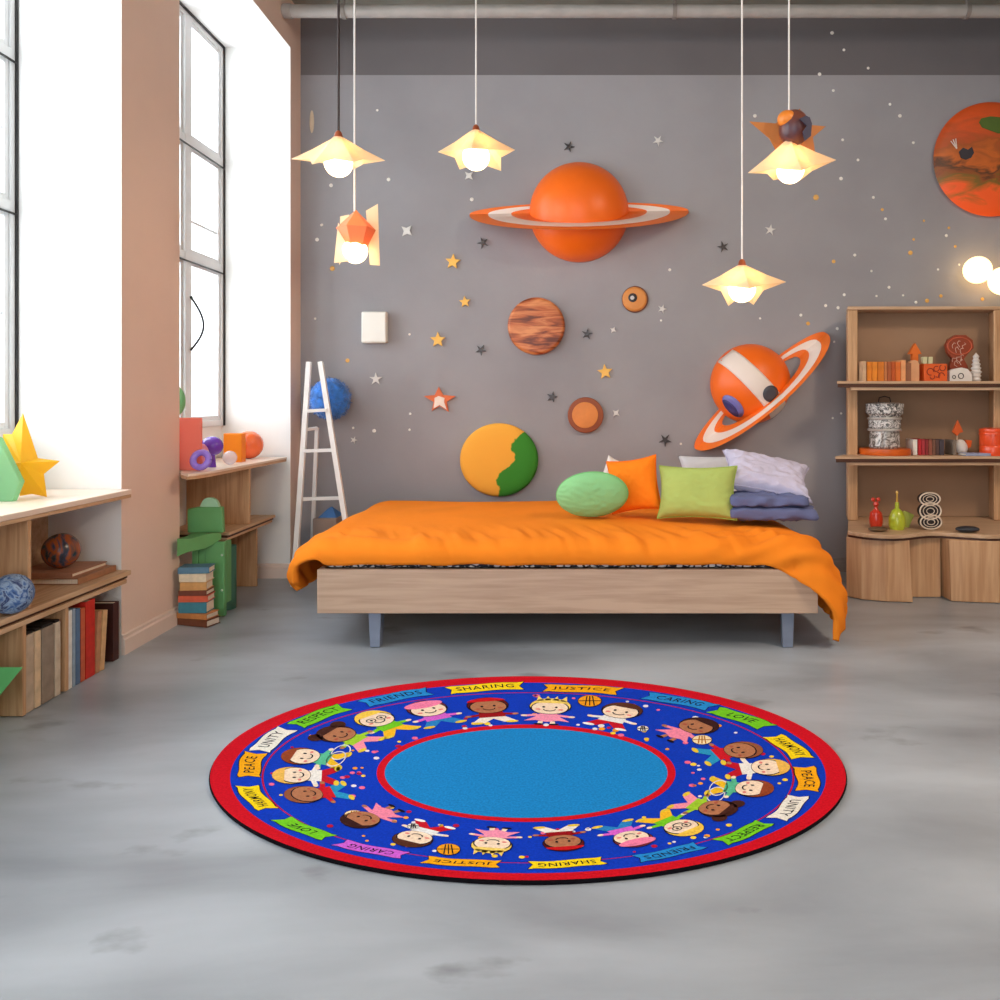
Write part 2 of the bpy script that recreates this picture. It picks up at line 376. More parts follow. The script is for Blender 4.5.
# books flat with globe
book(-2.125,-1.85,3.01,3.26,.3545,.378,(168,120,88),'large brown book lying lowest under the marbled globe','books under the marbled globe',spine='x')
book(-2.12,-1.88,3.02,3.25,.3787,.395,(176,124,96),'tan book lying on top of the brown book under the marbled globe','books under the marbled globe',spine='y')
g=MB(); g.sphere((-1.985,3.12,.3955+.067),.067,n=40)
g.build('marbled_globe',marbled('globe_marbling',[(40,36,44),(50,74,84),(176,92,44),(58,74,94),(60,40,38),(80,100,120)],9,.25,1.2),origin=(-1.985,3.12,.3955),label='marbled orange and blue globe resting on flat books',cat='globe')
# yellow star standing on the near shelf
def card(pts,D,th,yaw=0,M_=None):
    pass
M_ystar=translucent('yellow_acrylic',(252,206,50),.5,.08)
M_gacr=translucent('green_acrylic',(170,228,184),.5,.3)
def facet_star(pts_px,c_px,D,th,name,mt,label,cat,org):
    cen=P(*c_px,D); vs=[P(x,y,D+ (0.0)) for x,y in pts_px]; n=len(vs); f=cen+Vector((0,-th,0)); bk=cen+Vector((0,th,0))
    g=MB(); g.add(vs+[f,bk],[(i,(i+1)%n,n) for i in range(n)]+[((i+1)%n,i,n+1) for i in range(n)])
    return g.build(name,mt,origin=org,smooth=False,label=label,cat=cat)
Ds=3.0
facet_star([(23,413),(38,458),(60,461),(44,474),(47,497),(32,494),(20,496),(14,474),(-12,462),(2,455),(3,434),(12,434)],(29,462),Ds,.045,'star_ornament',M_ystar,
   'large translucent yellow faceted star on top of the near bookshelf','ornament',P(30,497,Ds))
g=MB(); vs=[P(-24,430,2.88),P(-2,438,2.88),P(20,482,2.88),P(12,503.5,2.88),P(-24,503.5,2.88)]
vs2=[v+Vector((0,.028,0)) for v in vs]; k=len(vs)
for v in vs+vs2:
    if v.z<.70: v.z=.6845
g.add(vs+vs2,[tuple(range(k)),tuple(range(2*k-1,k-1,-1))]+[(i,(i+1)%k,k+(i+1)%k,k+i) for i in range(k)])
g.build('acrylic_block',M_gacr,origin=(-2.08,2.9,.6845),smooth=False,bevel=.003,label='translucent mint green block in front of the large yellow star',cat='ornament')
# ---------------------------------------------------------------- far shelf unit
f_=thing('window_bookshelf',(-1.87,4.2,0),'low light-wood shelf unit under the far window, right of the pillar','bookshelf')
top=[(-2.03,3.80),(-1.845,3.80),(-1.80,3.70),(-1.73,3.62),(-1.705,3.66),(-1.69,3.8),(-1.665,4.705),(-2.03,4.705)]
MB().prism(top,.703,.715).build('top_board',M_board,f_,bevel=.002,smooth=False)
MB().prism([(x-(.003 if x>-1.8 else 0),y) for x,y in top],.689,.7025).build('top_board_edge',M_oak,f_,smooth=False)
MB().box(-2.035,-1.70,4.241,4.259,.392,.6885).build('divider',M_oakz,f_,bevel=.002,smooth=False)
MB().box(-2.035,-1.76,4.49,4.508,.003,.352).build('divider',M_oakz,f_,bevel=.002,smooth=False)
MB().prism([(-2.035,4.0),(-1.69,3.97),(-1.69,4.59),(-2.035,4.59)],.378,.3915).build('middle_board',M_oak,f_,bevel=.002,smooth=False)
MB().prism([(-2.035,4.0),(-1.70,3.97),(-1.70,4.585),(-2.035,4.585)],.3655,.3775).build('board_gap_shade',M_dark_strip,f_,smooth=False)  # dark strip standing in for the shaded gap between boards
MB().prism([(-2.035,4.0),(-1.70,3.97),(-1.70,4.57),(-2.035,4.57)],.3525,.365).build('middle_board',M_oak,f_,bevel=.002,smooth=False)
# green toddler chair
cg=mat('green_painted_wood',(104,168,104),.45,noise_amt=.04)
ch=thing('child_chair',(-1.78,3.98,.0),'green child-size chair with a slotted rounded back, between pillar and far shelf','chair')
def seatprism(pts,D,dep,mi=0):
    b_=MB(); a=[P(x,y,D) for x,y in pts]; c_=[v+Vector((0,dep,0)) for v in a]; k=len(a)
    b_.add(a+c_,[tuple(range(k)),tuple(range(2*k-1,k-1,-1))]+[(i,(i+1)%k,k+(i+1)%k,k+i) for i in range(k)]); return b_
seatprism([(187,509),(198,507),(222,507),(223,533),(187,533)],3.925,.03).build('backrest',cg,ch,bevel=.006,smooth=False)
seatprism([(200,506.8)]+[(209.5+9*math.cos(a),506.5-9*math.sin(a)) for a in [PI*(1-i/10) for i in range(1,10)]]+[(219,506.8)],3.93,.02).build('top_knob',mat('pale_green_card',(168,214,176),.5),ch,smooth=False,label='pale green half-round tab')
b=MB(); NS=13; T=[];B_=[];TB=[];BB=[]
for i in range(NS):
    u=i/(NS-1); x=-1.812+.112*u; y_=3.69+.21*u; zt_=.410-.012*u-.008*math.sin(u*6); zb_=.328+.040*u**1.5+.006*math.sin(u*7)
    T.append((x,y_,zt_)); B_.append((x,y_,zb_)); xb=max(-1.835,-1.84) if u<.4 else -1.84-.03*(u-.4); yb=3.80+.12*u; TB.append((xb,yb,.398)); BB.append((xb,yb,.372))
vs=T+B_+TB+BB; n=NS; fs=[]
for i in range(n-1): fs+=[(i,i+1,n+i+1,n+i),(i,2*n+i,2*n+i+1,i+1),(n+i,n+i+1,3*n+i+1,3*n+i),(2*n+i,3*n+i,3*n+i+1,2*n+i+1)]
fs+=[(0,n,3*n,2*n),(n-1,3*n-1,4*n-1,2*n-1)]
b.add(vs,fs); b.build('seat',cg,ch,ang=40)
def slab(x0,x1,y0,y1,z0,z1,mt,nm,par,lab=None,bev=.005): MB().box(x0,x1,y0,y1,z0,z1).build(nm,mt,par,bevel=bev,smooth=False,label=lab)
slab(-1.765,-1.672,3.87,3.90,.002,.362,cg,'leg',ch); slab(-1.690,-1.672,3.90,3.955,.06,.362,cg,'side_rail',ch)
slab(-1.83,-1.80,3.87,3.90,.002,.362,cg,'leg',ch); slab(-1.7995,-1.7655,3.875,3.89,.06,.362,cg,'front_panel',ch)
for z_ in (.30,.13): b=MB(); b.sphere((-1.683,3.868,z_),.006,n=10); b.build('screw',plain((200,220,200),.3),ch)
g=MB(); g.prism(circ(-1.718,4.03,.033,.05,16),.002,.315,'XY')
g.build('acrylic_tube',translucent('teal_acrylic',(110,170,150),.45,.25),origin=(-1.718,4.03,.002),label='translucent teal upright panel standing right of the green child chair',cat='ornament')
# stack of books under it
z=.002; G='stacked books in front of the green chair'
for (th,col,lab,a,w) in ((.022,(120,66,40),'dark brown book, lowest in the stack below the green chair',-.30,.19),(.018,(206,134,74),'orange-brown book, second from the bottom of the stack',-.22,.17),(.034,(60,132,150),'teal book in the middle of the stack below the green chair',0,.13),
   (.020,(222,98,66),'coral red book above the teal book in the stack',.05,.135),(.016,(120,62,44),'thin dark red book in the stack below the green chair',0,.13),(.026,(214,160,96),'tan book in the upper stack below the green chair',.08,.12),(.026,(238,222,190),'cream book, second from the top of the stack',.02,.125),(.020,(92,134,160),'slate blue book, topmost of the stack below the green chair',.10,.14)):
    t=book(-.075,-.075+w,-.045,.045,0,th*1.5-.0015,col,lab,G,spine='y'); t.location=(-1.750,3.752,z); t.rotation_euler=(0,0,a); z+=th*1.5
# things on the far shelf top
zt=.7155
g=MB(); g.box(-1.905,-1.835,3.83,3.845,zt,zt+.245)
g.box(-1.835,-1.785,3.79,3.805,zt,zt+.245)
b=MB(); b.box(-1.90,-1.752,3.80,3.815,zt,zt+.25); b.build('acrylic_sheet',translucent('salmon_acrylic',(250,150,130),.4),origin=(-1.84,3.81,zt),bevel=.003,smooth=False,label='upright salmon pink sheet on the far shelf next to the pillar',cat='ornament')
g=MB(); g.sphere((-1.925,3.90,1.045),.05,.03,.075,n=24); g.tube([(-1.925,3.90,zt),(-1.925,3.90,.98)],.006,8)
g.lathe([(0,0),(.03,0),(.03,.006),(0,.008)],(-1.925,3.90,zt),n=20)
g.build('balloon_ornament',mat('soft_green',(120,190,130),.35),origin=(-1.925,3.90,zt),label='green oval ornament half hidden behind the pillar in front of far window',cat='ornament')
b=MB(); c=Vector((-1.735,3.76,zt+.053)); pts=[c+Vector((.036*math.cos(a),.01*math.sin(a),.034*math.sin(a))) for a in [2*PI*i/28 for i in range(29)]]
b.tube(pts,.0155,14,cap=False); b.build('ring_toy',mat('violet_gloss',(150,120,225),.15,coat=.5),origin=(c.x,c.y,zt),label='shiny violet ring standing on the far shelf',cat='toy')
g=MB(); g.sphere((-1.782,3.865,zt+.075),.036,.03,.05,n=24); g.lathe([(0,0),(.022,0),(.022,.03),(0,.03)],(-1.782,3.865,zt),n=20); g.build('pink_bulb_toy',translucent('pink_acrylic',(240,180,200),.4,.2),origin=(-1.782,3.865,zt),label='pale pink glassy blob left of the violet ring',cat='toy')
g=MB(); g.sphere((-1.785,3.99,zt+.105),.050,.045,.048,n=24,fn=lambda d:1+.08*abs(d.x)); g.lathe([(0,0),(.02,0),(.014,.06),(0,.062)],(-1.785,3.99,zt),n=16); g.build('purple_pod',mat('deep_purple',(110,62,190),.25,coat=.3),origin=(-1.785,3.99,zt),label='deep purple rounded pod above and behind the violet ring',cat='toy')
g=MB(); g.sphere((-1.76,4.14,zt+.036),.036,n=24); g.build('glass_ball',glassy('clear_glass',(245,245,250),.55),origin=(-1.77,4.14,zt),label='clear glass ball between violet ring and orange box',cat='ball')
g=MB(); g.box(-1.865,-1.765,4.30,4.36,zt,zt+.155); g.build('orange_box',translucent('orange_acrylic',(255,166,40),.4),origin=(-1.81,4.34,zt),bevel=.006,smooth=False,label='translucent orange box on the far shelf beside the orange ball',cat='box')
g=MB(); g.sphere((-1.83,4.56,zt+.079),.079,n=36); g.build('orange_ball',mat('orange_gloss',(246,112,56),.25,coat=.4),origin=(-1.83,4.56,zt),label='glossy orange ball at the far end of the window shelf',cat='ball')
# ---------------------------------------------------------------- ladder
t=thing('shelf_ladder',(-1.5,4.66,0),'white slim A-frame ladder in the corner beside the bed','ladder')
ML=mat('white_lacquer',(236,234,232),.4,noise_amt=.01)
D0=4.52
la=lambda px,py,D: P(px,py,D)
def rail(a,b_,w=.018): return MB().tube([a,b_],w,4)
zf=0.002
a0,a1=P(309,362,4.62),P(303,452,4.58); a2=P(293.5,588.5,4.45); a2.z=.01
MB().tube([a0,a1,a2],.019,4).build('rail',ML,t,smooth=False)
b0,b1=P(320.5,362,4.62),P(356,590,4.42); b1.z=.01
MB().tube([b0,b1],.019,4).build('rail',ML,t,smooth=False)
for y_,l,r in ((411,307,327),(451,303.5,335),(499,299.5,343)):
    MB().tube([P(l,y_,4.56),P(r,y_-1,4.56)],.013,4).build('rung',ML,t,smooth=False)
c0=P(317,428,4.665); c1=P(311,570,4.80); c1.z=.01
MB().tube([c0,c1],.014,4).build('rear_leg',ML,t,smooth=False)
MB().tube([P(304,430,4.60),c0],.011,4).build('brace',ML,t,smooth=False)
MB().tube([P(300,500,4.56),P(313,499,4.75)],.011,4).build('brace',ML,t,smooth=False)
# blue fuzzy ball on the wall
c=P(330,399,4.785)
g=MB(); g.sphere(c,.118,.085,.122,n=56,fn=lambda d:1+.09*noise.noise(d*14)+.05*noise.noise(d*31))
random.seed(3)
for i in range(700):
    d=Vector((random.gauss(0,1),random.gauss(0,1),random.gauss(0,1))).normalized(); p=c+Vector((d.x*.115,d.y*.083,d.z*.118)); e=p+d*.018+Vector((random.uniform(-.006,.006),0,random.uniform(-.006,.006)))
    s_=d.orthogonal().normalized()*.0025; g.add([p-s_,p+s_,e],[(0,1,2)])
g.build('fuzzy_ball',mat('blue_fluff',(50,120,205),.9,noise_amt=.25,nscale=30,sheen=.5),origin=c,clean=False,ang=180,label='blue fluffy ball hung on the wall behind the white ladder',cat='ornament')
# blue thing behind the bed at the ladder's foot
bx=P(328,520,4.72)
g=MB(); g.box(-1.50,-1.36,4.66,4.86,.002,.36); g.build('storage_crate',mat('taupe_crate',(150,128,116),.6),origin=(-1.43,4.76,.002),bevel=.006,smooth=False,label='small taupe box behind the bed at the foot of the ladder',cat='box')
g=MB(); g.add([(-1.475,4.68,.361),(-1.365,4.68,.361),(-1.365,4.82,.361),(-1.475,4.82,.361),(-1.41,4.74,.42),(-1.44,4.76,.405)],[(0,1,4),(1,2,4),(2,3,5,4),(3,0,5),(0,4,5),(3,2,1,0)])
g.build('folded_cloth',mat('blue_felt',(58,104,160),.9),origin=(-1.42,4.75,.361),smooth=False,label='blue folded felt peak on the taupe box behind the bed',cat='cloth')
# ---------------------------------------------------------------- bed
bed=thing('bed',(0,4.0,0),'low wide bed with greige wooden frame and grey-blue metal legs','bed')
M_bed=wood('greige_bed_wood',(196,166,142),(176,146,122),0,.8,.5)
MB().box(-1.063,1.042,3.36,3.385,.153,.338).build('front_rail',M_bed,bed,bevel=.003,smooth=False)
MB().box(-1.063,1.042,4.68,4.705,.153,.338).build('back_rail',M_bed,bed,bevel=.003,smooth=False)
MB().box(-1.063,-1.038,3.3855,4.6795,.153,.338).build('side_rail',M_bed,bed,bevel=.003,smooth=False)
MB().box(1.017,1.042,3.3855,4.6795,.153,.338).build('side_rail',M_bed,bed,bevel=.003,smooth=False)
MB().box(-1.0375,1.0165,3.3855,4.6795,.20,.222).build('slat_base',M_oakx,bed,smooth=False)
M_leg=mat('grey_blue_steel',(128,138,158),.4,metal=.3)
for x in (-.825,.925):
    for y_ in (3.40,4.62):
        b=MB()
        q=[(-.028,-.012),(.024,-.012),(.028,.03),(-.024,.03)]
        b.add([(x+a*1.05,y_+c_,.1525) for a,c_ in q]+[(x+a*.8,y_+c_,.002) for a,c_ in q],[(0,1,2,3),(7,6,5,4)]+[(i,(i+1)%4,4+(i+1)%4,4+i) for i in range(4)])
        b.build('leg',M_leg,bed,bevel=.002,smooth=False)
def pattern_mat():
    m=bpy.data.materials.new('black_white_print'); nt,N,L,b_=nodes(m); b_.inputs['Roughness'].default_value=.8
    tc=N.new('ShaderNodeTexCoord'); v=N.new('ShaderNodeTexVoronoi'); v.inputs['Scale'].default_value=34; v.feature='DISTANCE_TO_EDGE'
    L.new(tc.outputs['Object'],v.inputs[0]); r=N.new('ShaderNodeValToRGB'); e=r.color_ramp.elements; e[0].position=.10; e[0].color=lin((30,34,48)); e[1].position=.16; e[1].color=lin((225,225,225))
    L.new(v.outputs['Distance'],r.inputs[0]); L.new(r.outputs[0],b_.inputs['Base Color']); return m
M_pat=pattern_mat()
g=MB(); g.box(-1.035,1.012,3.375,4.685,.339,.405)
mt_=g.build('mattress',M_pat,origin=(0,4.03,.339),bevel=.02,smooth=False,label='thin mattress in black and white patterned sheet showing between duvet and bed frame',cat='mattress')
# duvet
def duvet():
    x0,x1,y0,y1=-1.035,.945,3.445,4.66
    oL,oR,oF,oB=.285,.42,.152,.16
    NX,NY=230,130; zt_=.462; r=.085
    g=MB(); vs=[]
    for j in range(NY+1):
        for i in range(NX+1):
            ss=-oL+(x1-x0+oL+oR)*i/NX
            e_=max(0,min(1,(x0+ss-.80)/.2)); e_=e_*e_*(3-2*e_)
            of=oF+.07*e_+.008*noise.noise(Vector((ss*7,0,3)))
            tt=-of+(y1-y0+of+oB)*j/NY
            x=min(max(x0+ss,x0),x1); y=min(max(y0+tt,y0),y1)
            ox=(x0+ss)-x; oy=(y0+tt)-y
            m=math.hypot(ox,oy); d=Vector((ox,oy,0)).normalized() if m>1e-9 else Vector((0,0,0))
            if ox<0 and m>1e-9: m/=1+.42*abs(2*ox*oy)/(m*m)
            # bend
            q=r*PI/2
            if m<q: a=m/r; out=r*math.sin(a); dn=r*(1-math.cos(a))
            else: out=r+(m-q)*.12; dn=r+(m-q)*.99
            wl_=max(0,-d.x)**1.5; wr_=max(0,d.x)**1.5
            out+=wl_*(.085*math.sin(PI*min(1,m/.34)))
            out+=wr_*(.128*math.sin(PI*min(1,m/.64)))
            out+=max(0,-d.y)*.02*math.sin(PI*min(1,m/.17))
            px=x+d.x*out; py=y+d.y*out; pz=zt_-dn
            U=x0+ss; V=y0+tt
            # soft puffiness, seams and creases
            puff=.018*math.sin(PI*min(1,max(0,(U-x0)/(x1-x0))))*math.sin(PI*min(1,max(0,(V-y0)/(y1-y0))))
            edge=max(0,1-abs(V-y0-.03)/.30)
            n1=noise.noise(Vector((U*2.1,V*3.0,.3)))*.010
            n2=noise.noise(Vector((U*11+V*5,V*2.2-U*1.5,1.7)))*.024*edge
            n3=noise.noise(Vector((U*30+V*10,V*6,4.1)))*.008*edge
            kR=max(0,min(1,(U-.45)/.5)); 
            f=.013*kR*edge*math.sin((U*1.0-V*1.9)*30+2*noise.noise(Vector((U*3,V*3,0))))
            kL=max(0,min(1,(-.75-U)/.3)); f+=.011*kL*edge*math.sin((U+V*1.4)*26+2.5*noise.noise(Vector((U*4,V*4,9))))
            h=puff+n1+n2+n3+f
            cn=Vector((d.x*min(1,m/q),d.y*min(1,m/q),max(0,1-m/q))) if m>0 else Vector((0,0,1))
            if cn.length>0: cn.normalize()
            p=Vector((px,py,pz))+cn*h
            # hem wave
            vs.append(p)
    W=NX+1
    fs=[(j*W+i,j*W+i+1,(j+1)*W+i+1,(j+1)*W+i) for j in range(NY) for i in range(NX)]
    g.add(vs,fs)
    return g
M_duv=mat('orange_cotton',(246,137,36),.9,noise_amt=.03,nscale=4,bump=.15,bscale=25,spec=.12)
dv=thing('duvet',(0,4.0,.42),'plump orange duvet spread over the bed, its right corner hanging down','duvet')
o=duvet().build('cover',M_duv,dv,ang=180)
md=o.modifiers.new('Solidify','SOLIDIFY'); md.thickness=.026; md.offset=-1
# ---------------------------------------------------------------- pillows
def pillow(name,c,w,h,T,rot,mt,label,cat='pillow',rnd=False,pinch=.10,wr=.004,seed=0,base=None,pipe=None,drop=0):
    N=40; vs=[]; R=Euler(rot,'XYZ').to_matrix(); g=MB()
    for side in (1,-1):
        for j in range(N+1):
            for i in range(N+1):
                u=-1+2*i/N; v=-1+2*j/N
                if rnd:
                    a=u*math.sqrt(max(0,1-v*v/2)); b_=v*math.sqrt(max(0,1-u*u/2)); rr=min(1,math.hypot(a,b_)); th=math.sqrt(max(0,1-rr**2.4)); x=a*w/2; z=b_*h/2
                else:
                    x=u*w/2*(1-pinch*(1-abs(u))**0*(1-v*v)*(abs(u)**3)*1.0); z=v*h/2*(1-pinch*(1-u*u)*(abs(v)**3))
                    th=((1-u**4)*(1-v**4))**.55
                e=(max(abs(u),abs(v)) if not rnd else rr)
                wrk=wr*noise.noise(Vector((u*6+seed,v*6,side*3)))*(th>0.02)+ wr*1.3*noise.noise(Vector((u*2.2+v*7+seed,v*2,side)))*e**3*(th>.02)
                y=-side*(T/2*th+wrk)
                x+=drop*0
                p=R@Vector((x,y,z-drop*(u*u)))
                vs.append(Vector(c)+p)
    W=N+1; K=W*W
    if base is not None:
        dz=base-min(v.z for v in vs); vs=[v+Vector((0,0,dz)) for v in vs]; c=Vector(c)+Vector((0,0,dz))
    fs=[(j*W+i,j*W+i+1,(j+1)*W+i+1,(j+1)*W+i) for j in range(N) for i in range(N)]
    fs+=[(K+j*W+i,K+(j+1)*W+i,K+(j+1)*W+i+1,K+j*W+i+1) for j in range(N) for i in range(N)]
    g.add(vs,fs)
    org=Vector(c); org.z=min(v.z for v in vs)
    t=thing(name,org,label,cat)
    cc_=g.build('cushion_cover',mt,t,ang=180)
    if pipe:
        rim=[]
        if rnd:
            pts=[R@Vector((w/2*math.cos(a),0,h/2*math.sin(a)))+Vector(c) for a in [2*PI*i/48 for i in range(49)]]
        else:
            idx=[(i,0) for i in range(N)]+[(N,j) for j in range(N)]+[(N-i,N) for i in range(N)]+[(0,N-j) for j in range(N+1)]
            pts=[vs[j*W+i] for i,j in idx]
        pp=MB(); pp.tube(pts,.0035,6,cap=False); pp.build('piping',pipe,cc_)
    return t
cloth=lambda n,c: mat(n,c,.85,noise_amt=.03,nscale=8,bump=.15,bscale=80,spec=.2)
BZ=.487
pillow('round_cushion',P(592,494.5,3.84),.345,.225,.13,(.25,-.10,-.15),cloth('mint_cloth',(140,205,142)),'round mint green cushion, leftmost on the bed','cushion',rnd=True,pipe=cloth('mint_pipe',(126,200,126)),base=BZ)
pillow('square_cushion',P(634,487,3.91),.255,.262,.11,(-.12,-.16,-.35),cloth('orange_cloth',(252,132,24)),'square orange cushion standing behind the round mint cushion','cushion',seed=4,pipe=cloth('orange_pipe',(240,116,20)),base=BZ)
pillow('white_pillow',P(612,478,4.24),.13,.245,.07,(.1,.35,0),cloth('white_cloth',(232,226,222)),'white pillow corner peeking out behind the orange square cushion','pillow',seed=5,base=BZ)
pillow('green_cushion',P(697,495,3.79),.372,.255,.12,(-.3,-.02,-.30),cloth('lime_cloth',(172,190,104)),'light olive green cushion right of the square orange one','cushion',seed=6,pipe=cloth('lime_pipe',(160,186,84)),base=BZ)
pillow('grey_pillow',P(722,484,4.32),.46,.27,.09,(-.25,-.02,.05),cloth('pale_grey_cloth',(205,206,212)),'pale grey pillow lying behind the green cushion','pillow',seed=8,base=BZ)
pillow('lavender_pillow',P(766,484,3.86),.43,.27,.12,(-1.0,.20,-.10),cloth('lavender_cloth',(200,196,220)),'large lavender pillow on top of the folded slate-blue quilt','pillow',seed=9,wr=.010,pipe=cloth('lav_pipe',(180,176,202)),pinch=.16,base=.565)
# folded quilt
g=MB(); NQ=64
q=thing('folded_quilt',P(768,522,3.80),'folded slate-blue crumpled quilt under the lavender pillow','quilt')
for k,(cz,hh,w,cx) in enumerate(((.505,.036,.42,768),(.563,.032,.38,764))):
    g=MB(); c=P(cx,500,3.80); c.z=cz+.020
    g.sphere(c,w/2,.14,hh,n=NQ,fn=None)
    o_=[]
    for v in g.v:
        d=v-c; sx=abs(d.x/(w/2)); 
        ux,uy=d.x/(w/2),d.y/.14; rr=math.hypot(ux,uy)
        if rr>1e-6:
            s_=1/max(abs(ux),abs(uy))*rr; s_=1+(s_-1)*.75; d.x*=s_; d.y*=s_
        d.z=math.copysign(hh*(min(1,abs(d.z)/hh))**.45,d.z)
        n_v=noise.noise(Vector((d.x*26,d.y*26,d.z*30+k*5)))*.018+noise.noise(Vector((d.x*50+d.z*90,d.y*20,k)))*.010
        d+=Vector((d.x*.2,d.y*.5,d.z)).normalized()*n_v if d.length>1e-6 else Vector((0,0,0))
        o_.append(c+d)
    g.v=o_
    g.build('quilt_fold',cloth('slate_cloth',(104,112,152)),q,ang=180)
# ---------------------------------------------------------------- wall planets
def onwall(px,py): return P(px,py,YW)
k_=YW/F
def dome(name,px,py,rpx,depth,mt,n=64,fn=None,parent=None,**kw):
    c=onwall(px,py); R=rpx*k_; g=MB(); prof=[]
    for i in range(18):
        a=PI/2*i/17; prof.append((R*math.cos(a),depth*math.sin(a)))
    prof=[(R*.999,.0)]+prof[1:]; prof[-1]=(0,depth)
    M=Matrix(((1,0,0,0),(0,0,-1,0),(0,1,0,0),(0,0,0,1)))
    g.lathe(prof,c+Vector((0,-.002,0)),n,0,M)
    g.prism([(c.x+R*.998*math.cos(a),c.z+R*.998*math.sin(a)) for a in [2*PI*i/n for i in range(n)]],YW-.0025,YW-.001,'XZ')
    return g
def disc(px,py,r_in,thick,y_off=.001,bev=.01,n=64,ryp=None):
    c=onwall(px,py); R=r_in*k_; Rz=(ryp or r_in)*k_; g=MB(); M=Matrix(((1,0,0,0),(0,0,-1,0),(0,1,0,0),(0,0,0,1)))
    prof=[(0,0),(R,0),(R,thick-bev)]+[(R-bev+bev*math.cos(PI/2*i/5),thick-bev+bev*math.sin(PI/2*i/5)) for i in range(1,6)]+[(0,thick)]
    g.lathe(prof,(0,0,0),n,0,M)
    g.v=[Vector((v.x,v.y,v.z*Rz/R))+Vector((c.x,YW-y_off,c.z)) for v in g.v]
    return g,c
M_or=mat('orange_lacquer',(255,112,18),.4,noise_amt=.03,nscale=5)
M_or2=mat('orange_ring_paint',(246,120,36),.45,noise_amt=.03)
M_rw=mat('ring_white',(240,226,216),.5,noise_amt=.01)
def ring(cx,cy,a,b_,rot,k,r0,r1,th,dz=0,n=128,kb=.004,bf=None):
    """tilted ring that bows forward round the dome; r0,r1 fractions"""
    g=MB(); vs=[]; c=onwall(cx,cy)
    for i in range(n):
        t_=2*PI*i/n
        for rr in (r0,r1):
            x=a*rr*math.cos(t_); s_=math.sin(t_); z=-(bf if bf and s_>0 else b_)*rr*s_
            dep=kb+ k*(max(0,s_)**1.0)*rr
            X=x*math.cos(rot)-z*math.sin(rot); Z=x*math.sin(rot)+z*math.cos(rot)
            for e in (0,1):
                vs.append(Vector((c.x+X*k_,YW-.004-dep-dz-(th if e else 0),c.z+Z*k_)))
    fs=[]
    for i in range(n):
        p=i*4;q=((i+1)%n)*4
        fs+=[(p,q,q+2,p+2),(p+1,p+3,q+3,q+1),(p,p+1,q+1,q),(p+2,q+2,q+3,p+3)]
    g.add(vs,fs); return g
# saturn
c=onwall(579,213)
sat=thing('ringed_planet',(c.x,YW-.002,c.z-.3),'large orange ringed planet with a nearly level ring on the grey wall','wall ornament')
dome('p',579,213,49.5,.25,M_or).build('planet_body',M_or,sat,ang=60)
rt=math.radians(1)
for (nm,r0,r1,m_,dz) in (('ring',.44,1.0,M_or2,0),('ring_stripe',.62,.83,M_rw,.0085)):
    rp=ring(579,213,109,10,rt,.34,r0,r1,.008 if dz==0 else .002,dz,bf=29).build(nm,m_,sat if dz==0 else rp,ang=50)
# second ringed planet
c=onwall(750,384)
s2=thing('ringed_planet',(c.x,YW-.002,c.z-.3),'smaller orange ringed planet with steeply tilted ring and white band, left of the bookcase','wall ornament')
pb2=dome('p',750,384,40,.20,M_or).build('planet_body',M_or,s2,ang=60)
rot=math.radians(41.5)
for (nm,r0,r1,m_,dz) in (('ring',.58,1.0,M_or2,0),('ring_stripe',.70,.87,M_rw,.0085)):
    rp=ring(760,391,87,16,rot,.25,r0,r1,.008 if dz==0 else .002,dz).build(nm,m_,s2 if dz==0 else rp,ang=50)
def on_dome(px,py,cx=750,cy=384,R=40,dep=.20,off=.003):
    u=(px-cx)/R; v=(py-cy)/R; q=max(0,1-u*u-v*v)
    w=onwall(px,py); return Vector((w.x,YW-.002-dep*math.sqrt(q)-off,w.z))
def dome_patch(outline,name,m_,par,off=.003,N=26):
    """strip patch on the planet, outline = two polylines (left,right)"""
    A,B=outline; g=MB(); vs=[]
    for i in range(N+1):
        for j in range(9):
            u=i/N; a=[A[0][k]+(A[1][k]-A[0][k])*u for k in (0,1)]; b_=[B[0][k]+(B[1][k]-B[0][k])*u for k in (0,1)]
            x=a[0]+(b_[0]-a[0])*j/8; y=a[1]+(b_[1]-a[1])*j/8
            dx,dy=x-750,y-384; rr=math.hypot(dx,dy)
            if rr>39.6: x=750+dx*39.6/rr; y=384+dy*39.6/rr
            vs.append(on_dome(x,y,off=off))
    g.add(vs,[(i*9+j,i*9+j+1,(i+1)*9+j+1,(i+1)*9+j) for i in range(N) for j in range(8)])
    return g.build(name,m_,par,ang=180,solid=.002,clean=True)
dome_patch((((716,362),(771,421)),((731,350),(786,407))),'white_band',M_rw,pb2)
def dome_disc(cx,cy,rx,ry,rot_,name,m_,par,off):
    g=MB(); vs=[on_dome(cx,cy,off=off)]; fs=[]; n=32
    for k in (.5,1):
        for i in range(n):
            a=2*PI*i/n; x=rx*k*math.cos(a); y=ry*k*math.sin(a)
            X=cx+x*math.cos(rot_)-y*math.sin(rot_); Y=cy+x*math.sin(rot_)+y*math.cos(rot_)
            dx,dy=X-750,Y-384; rr=math.hypot(dx,dy)
            if rr>39.8: X=750+dx*39.8/rr; Y=384+dy*39.8/rr
            vs.append(on_dome(X,Y,off=off))
    for i in range(n):
        fs.append((0,1+i,1+(i+1)%n)); fs.append((1+i,1+n+i,1+n+(i+1)%n,1+(i+1)%n))
    g.add(vs,fs); g.build(name,m_,par,ang=180,solid=.002)
dome_disc(763,394,8,8,0,'dark_spot',mat('slate_spot',(72,72,80),.5),pb2,.008)
dome_disc(729,406,13.5,6,math.radians(48),'blue_spot',mat('violet_blue_spot',(120,120,190),.4),pb2,.005)
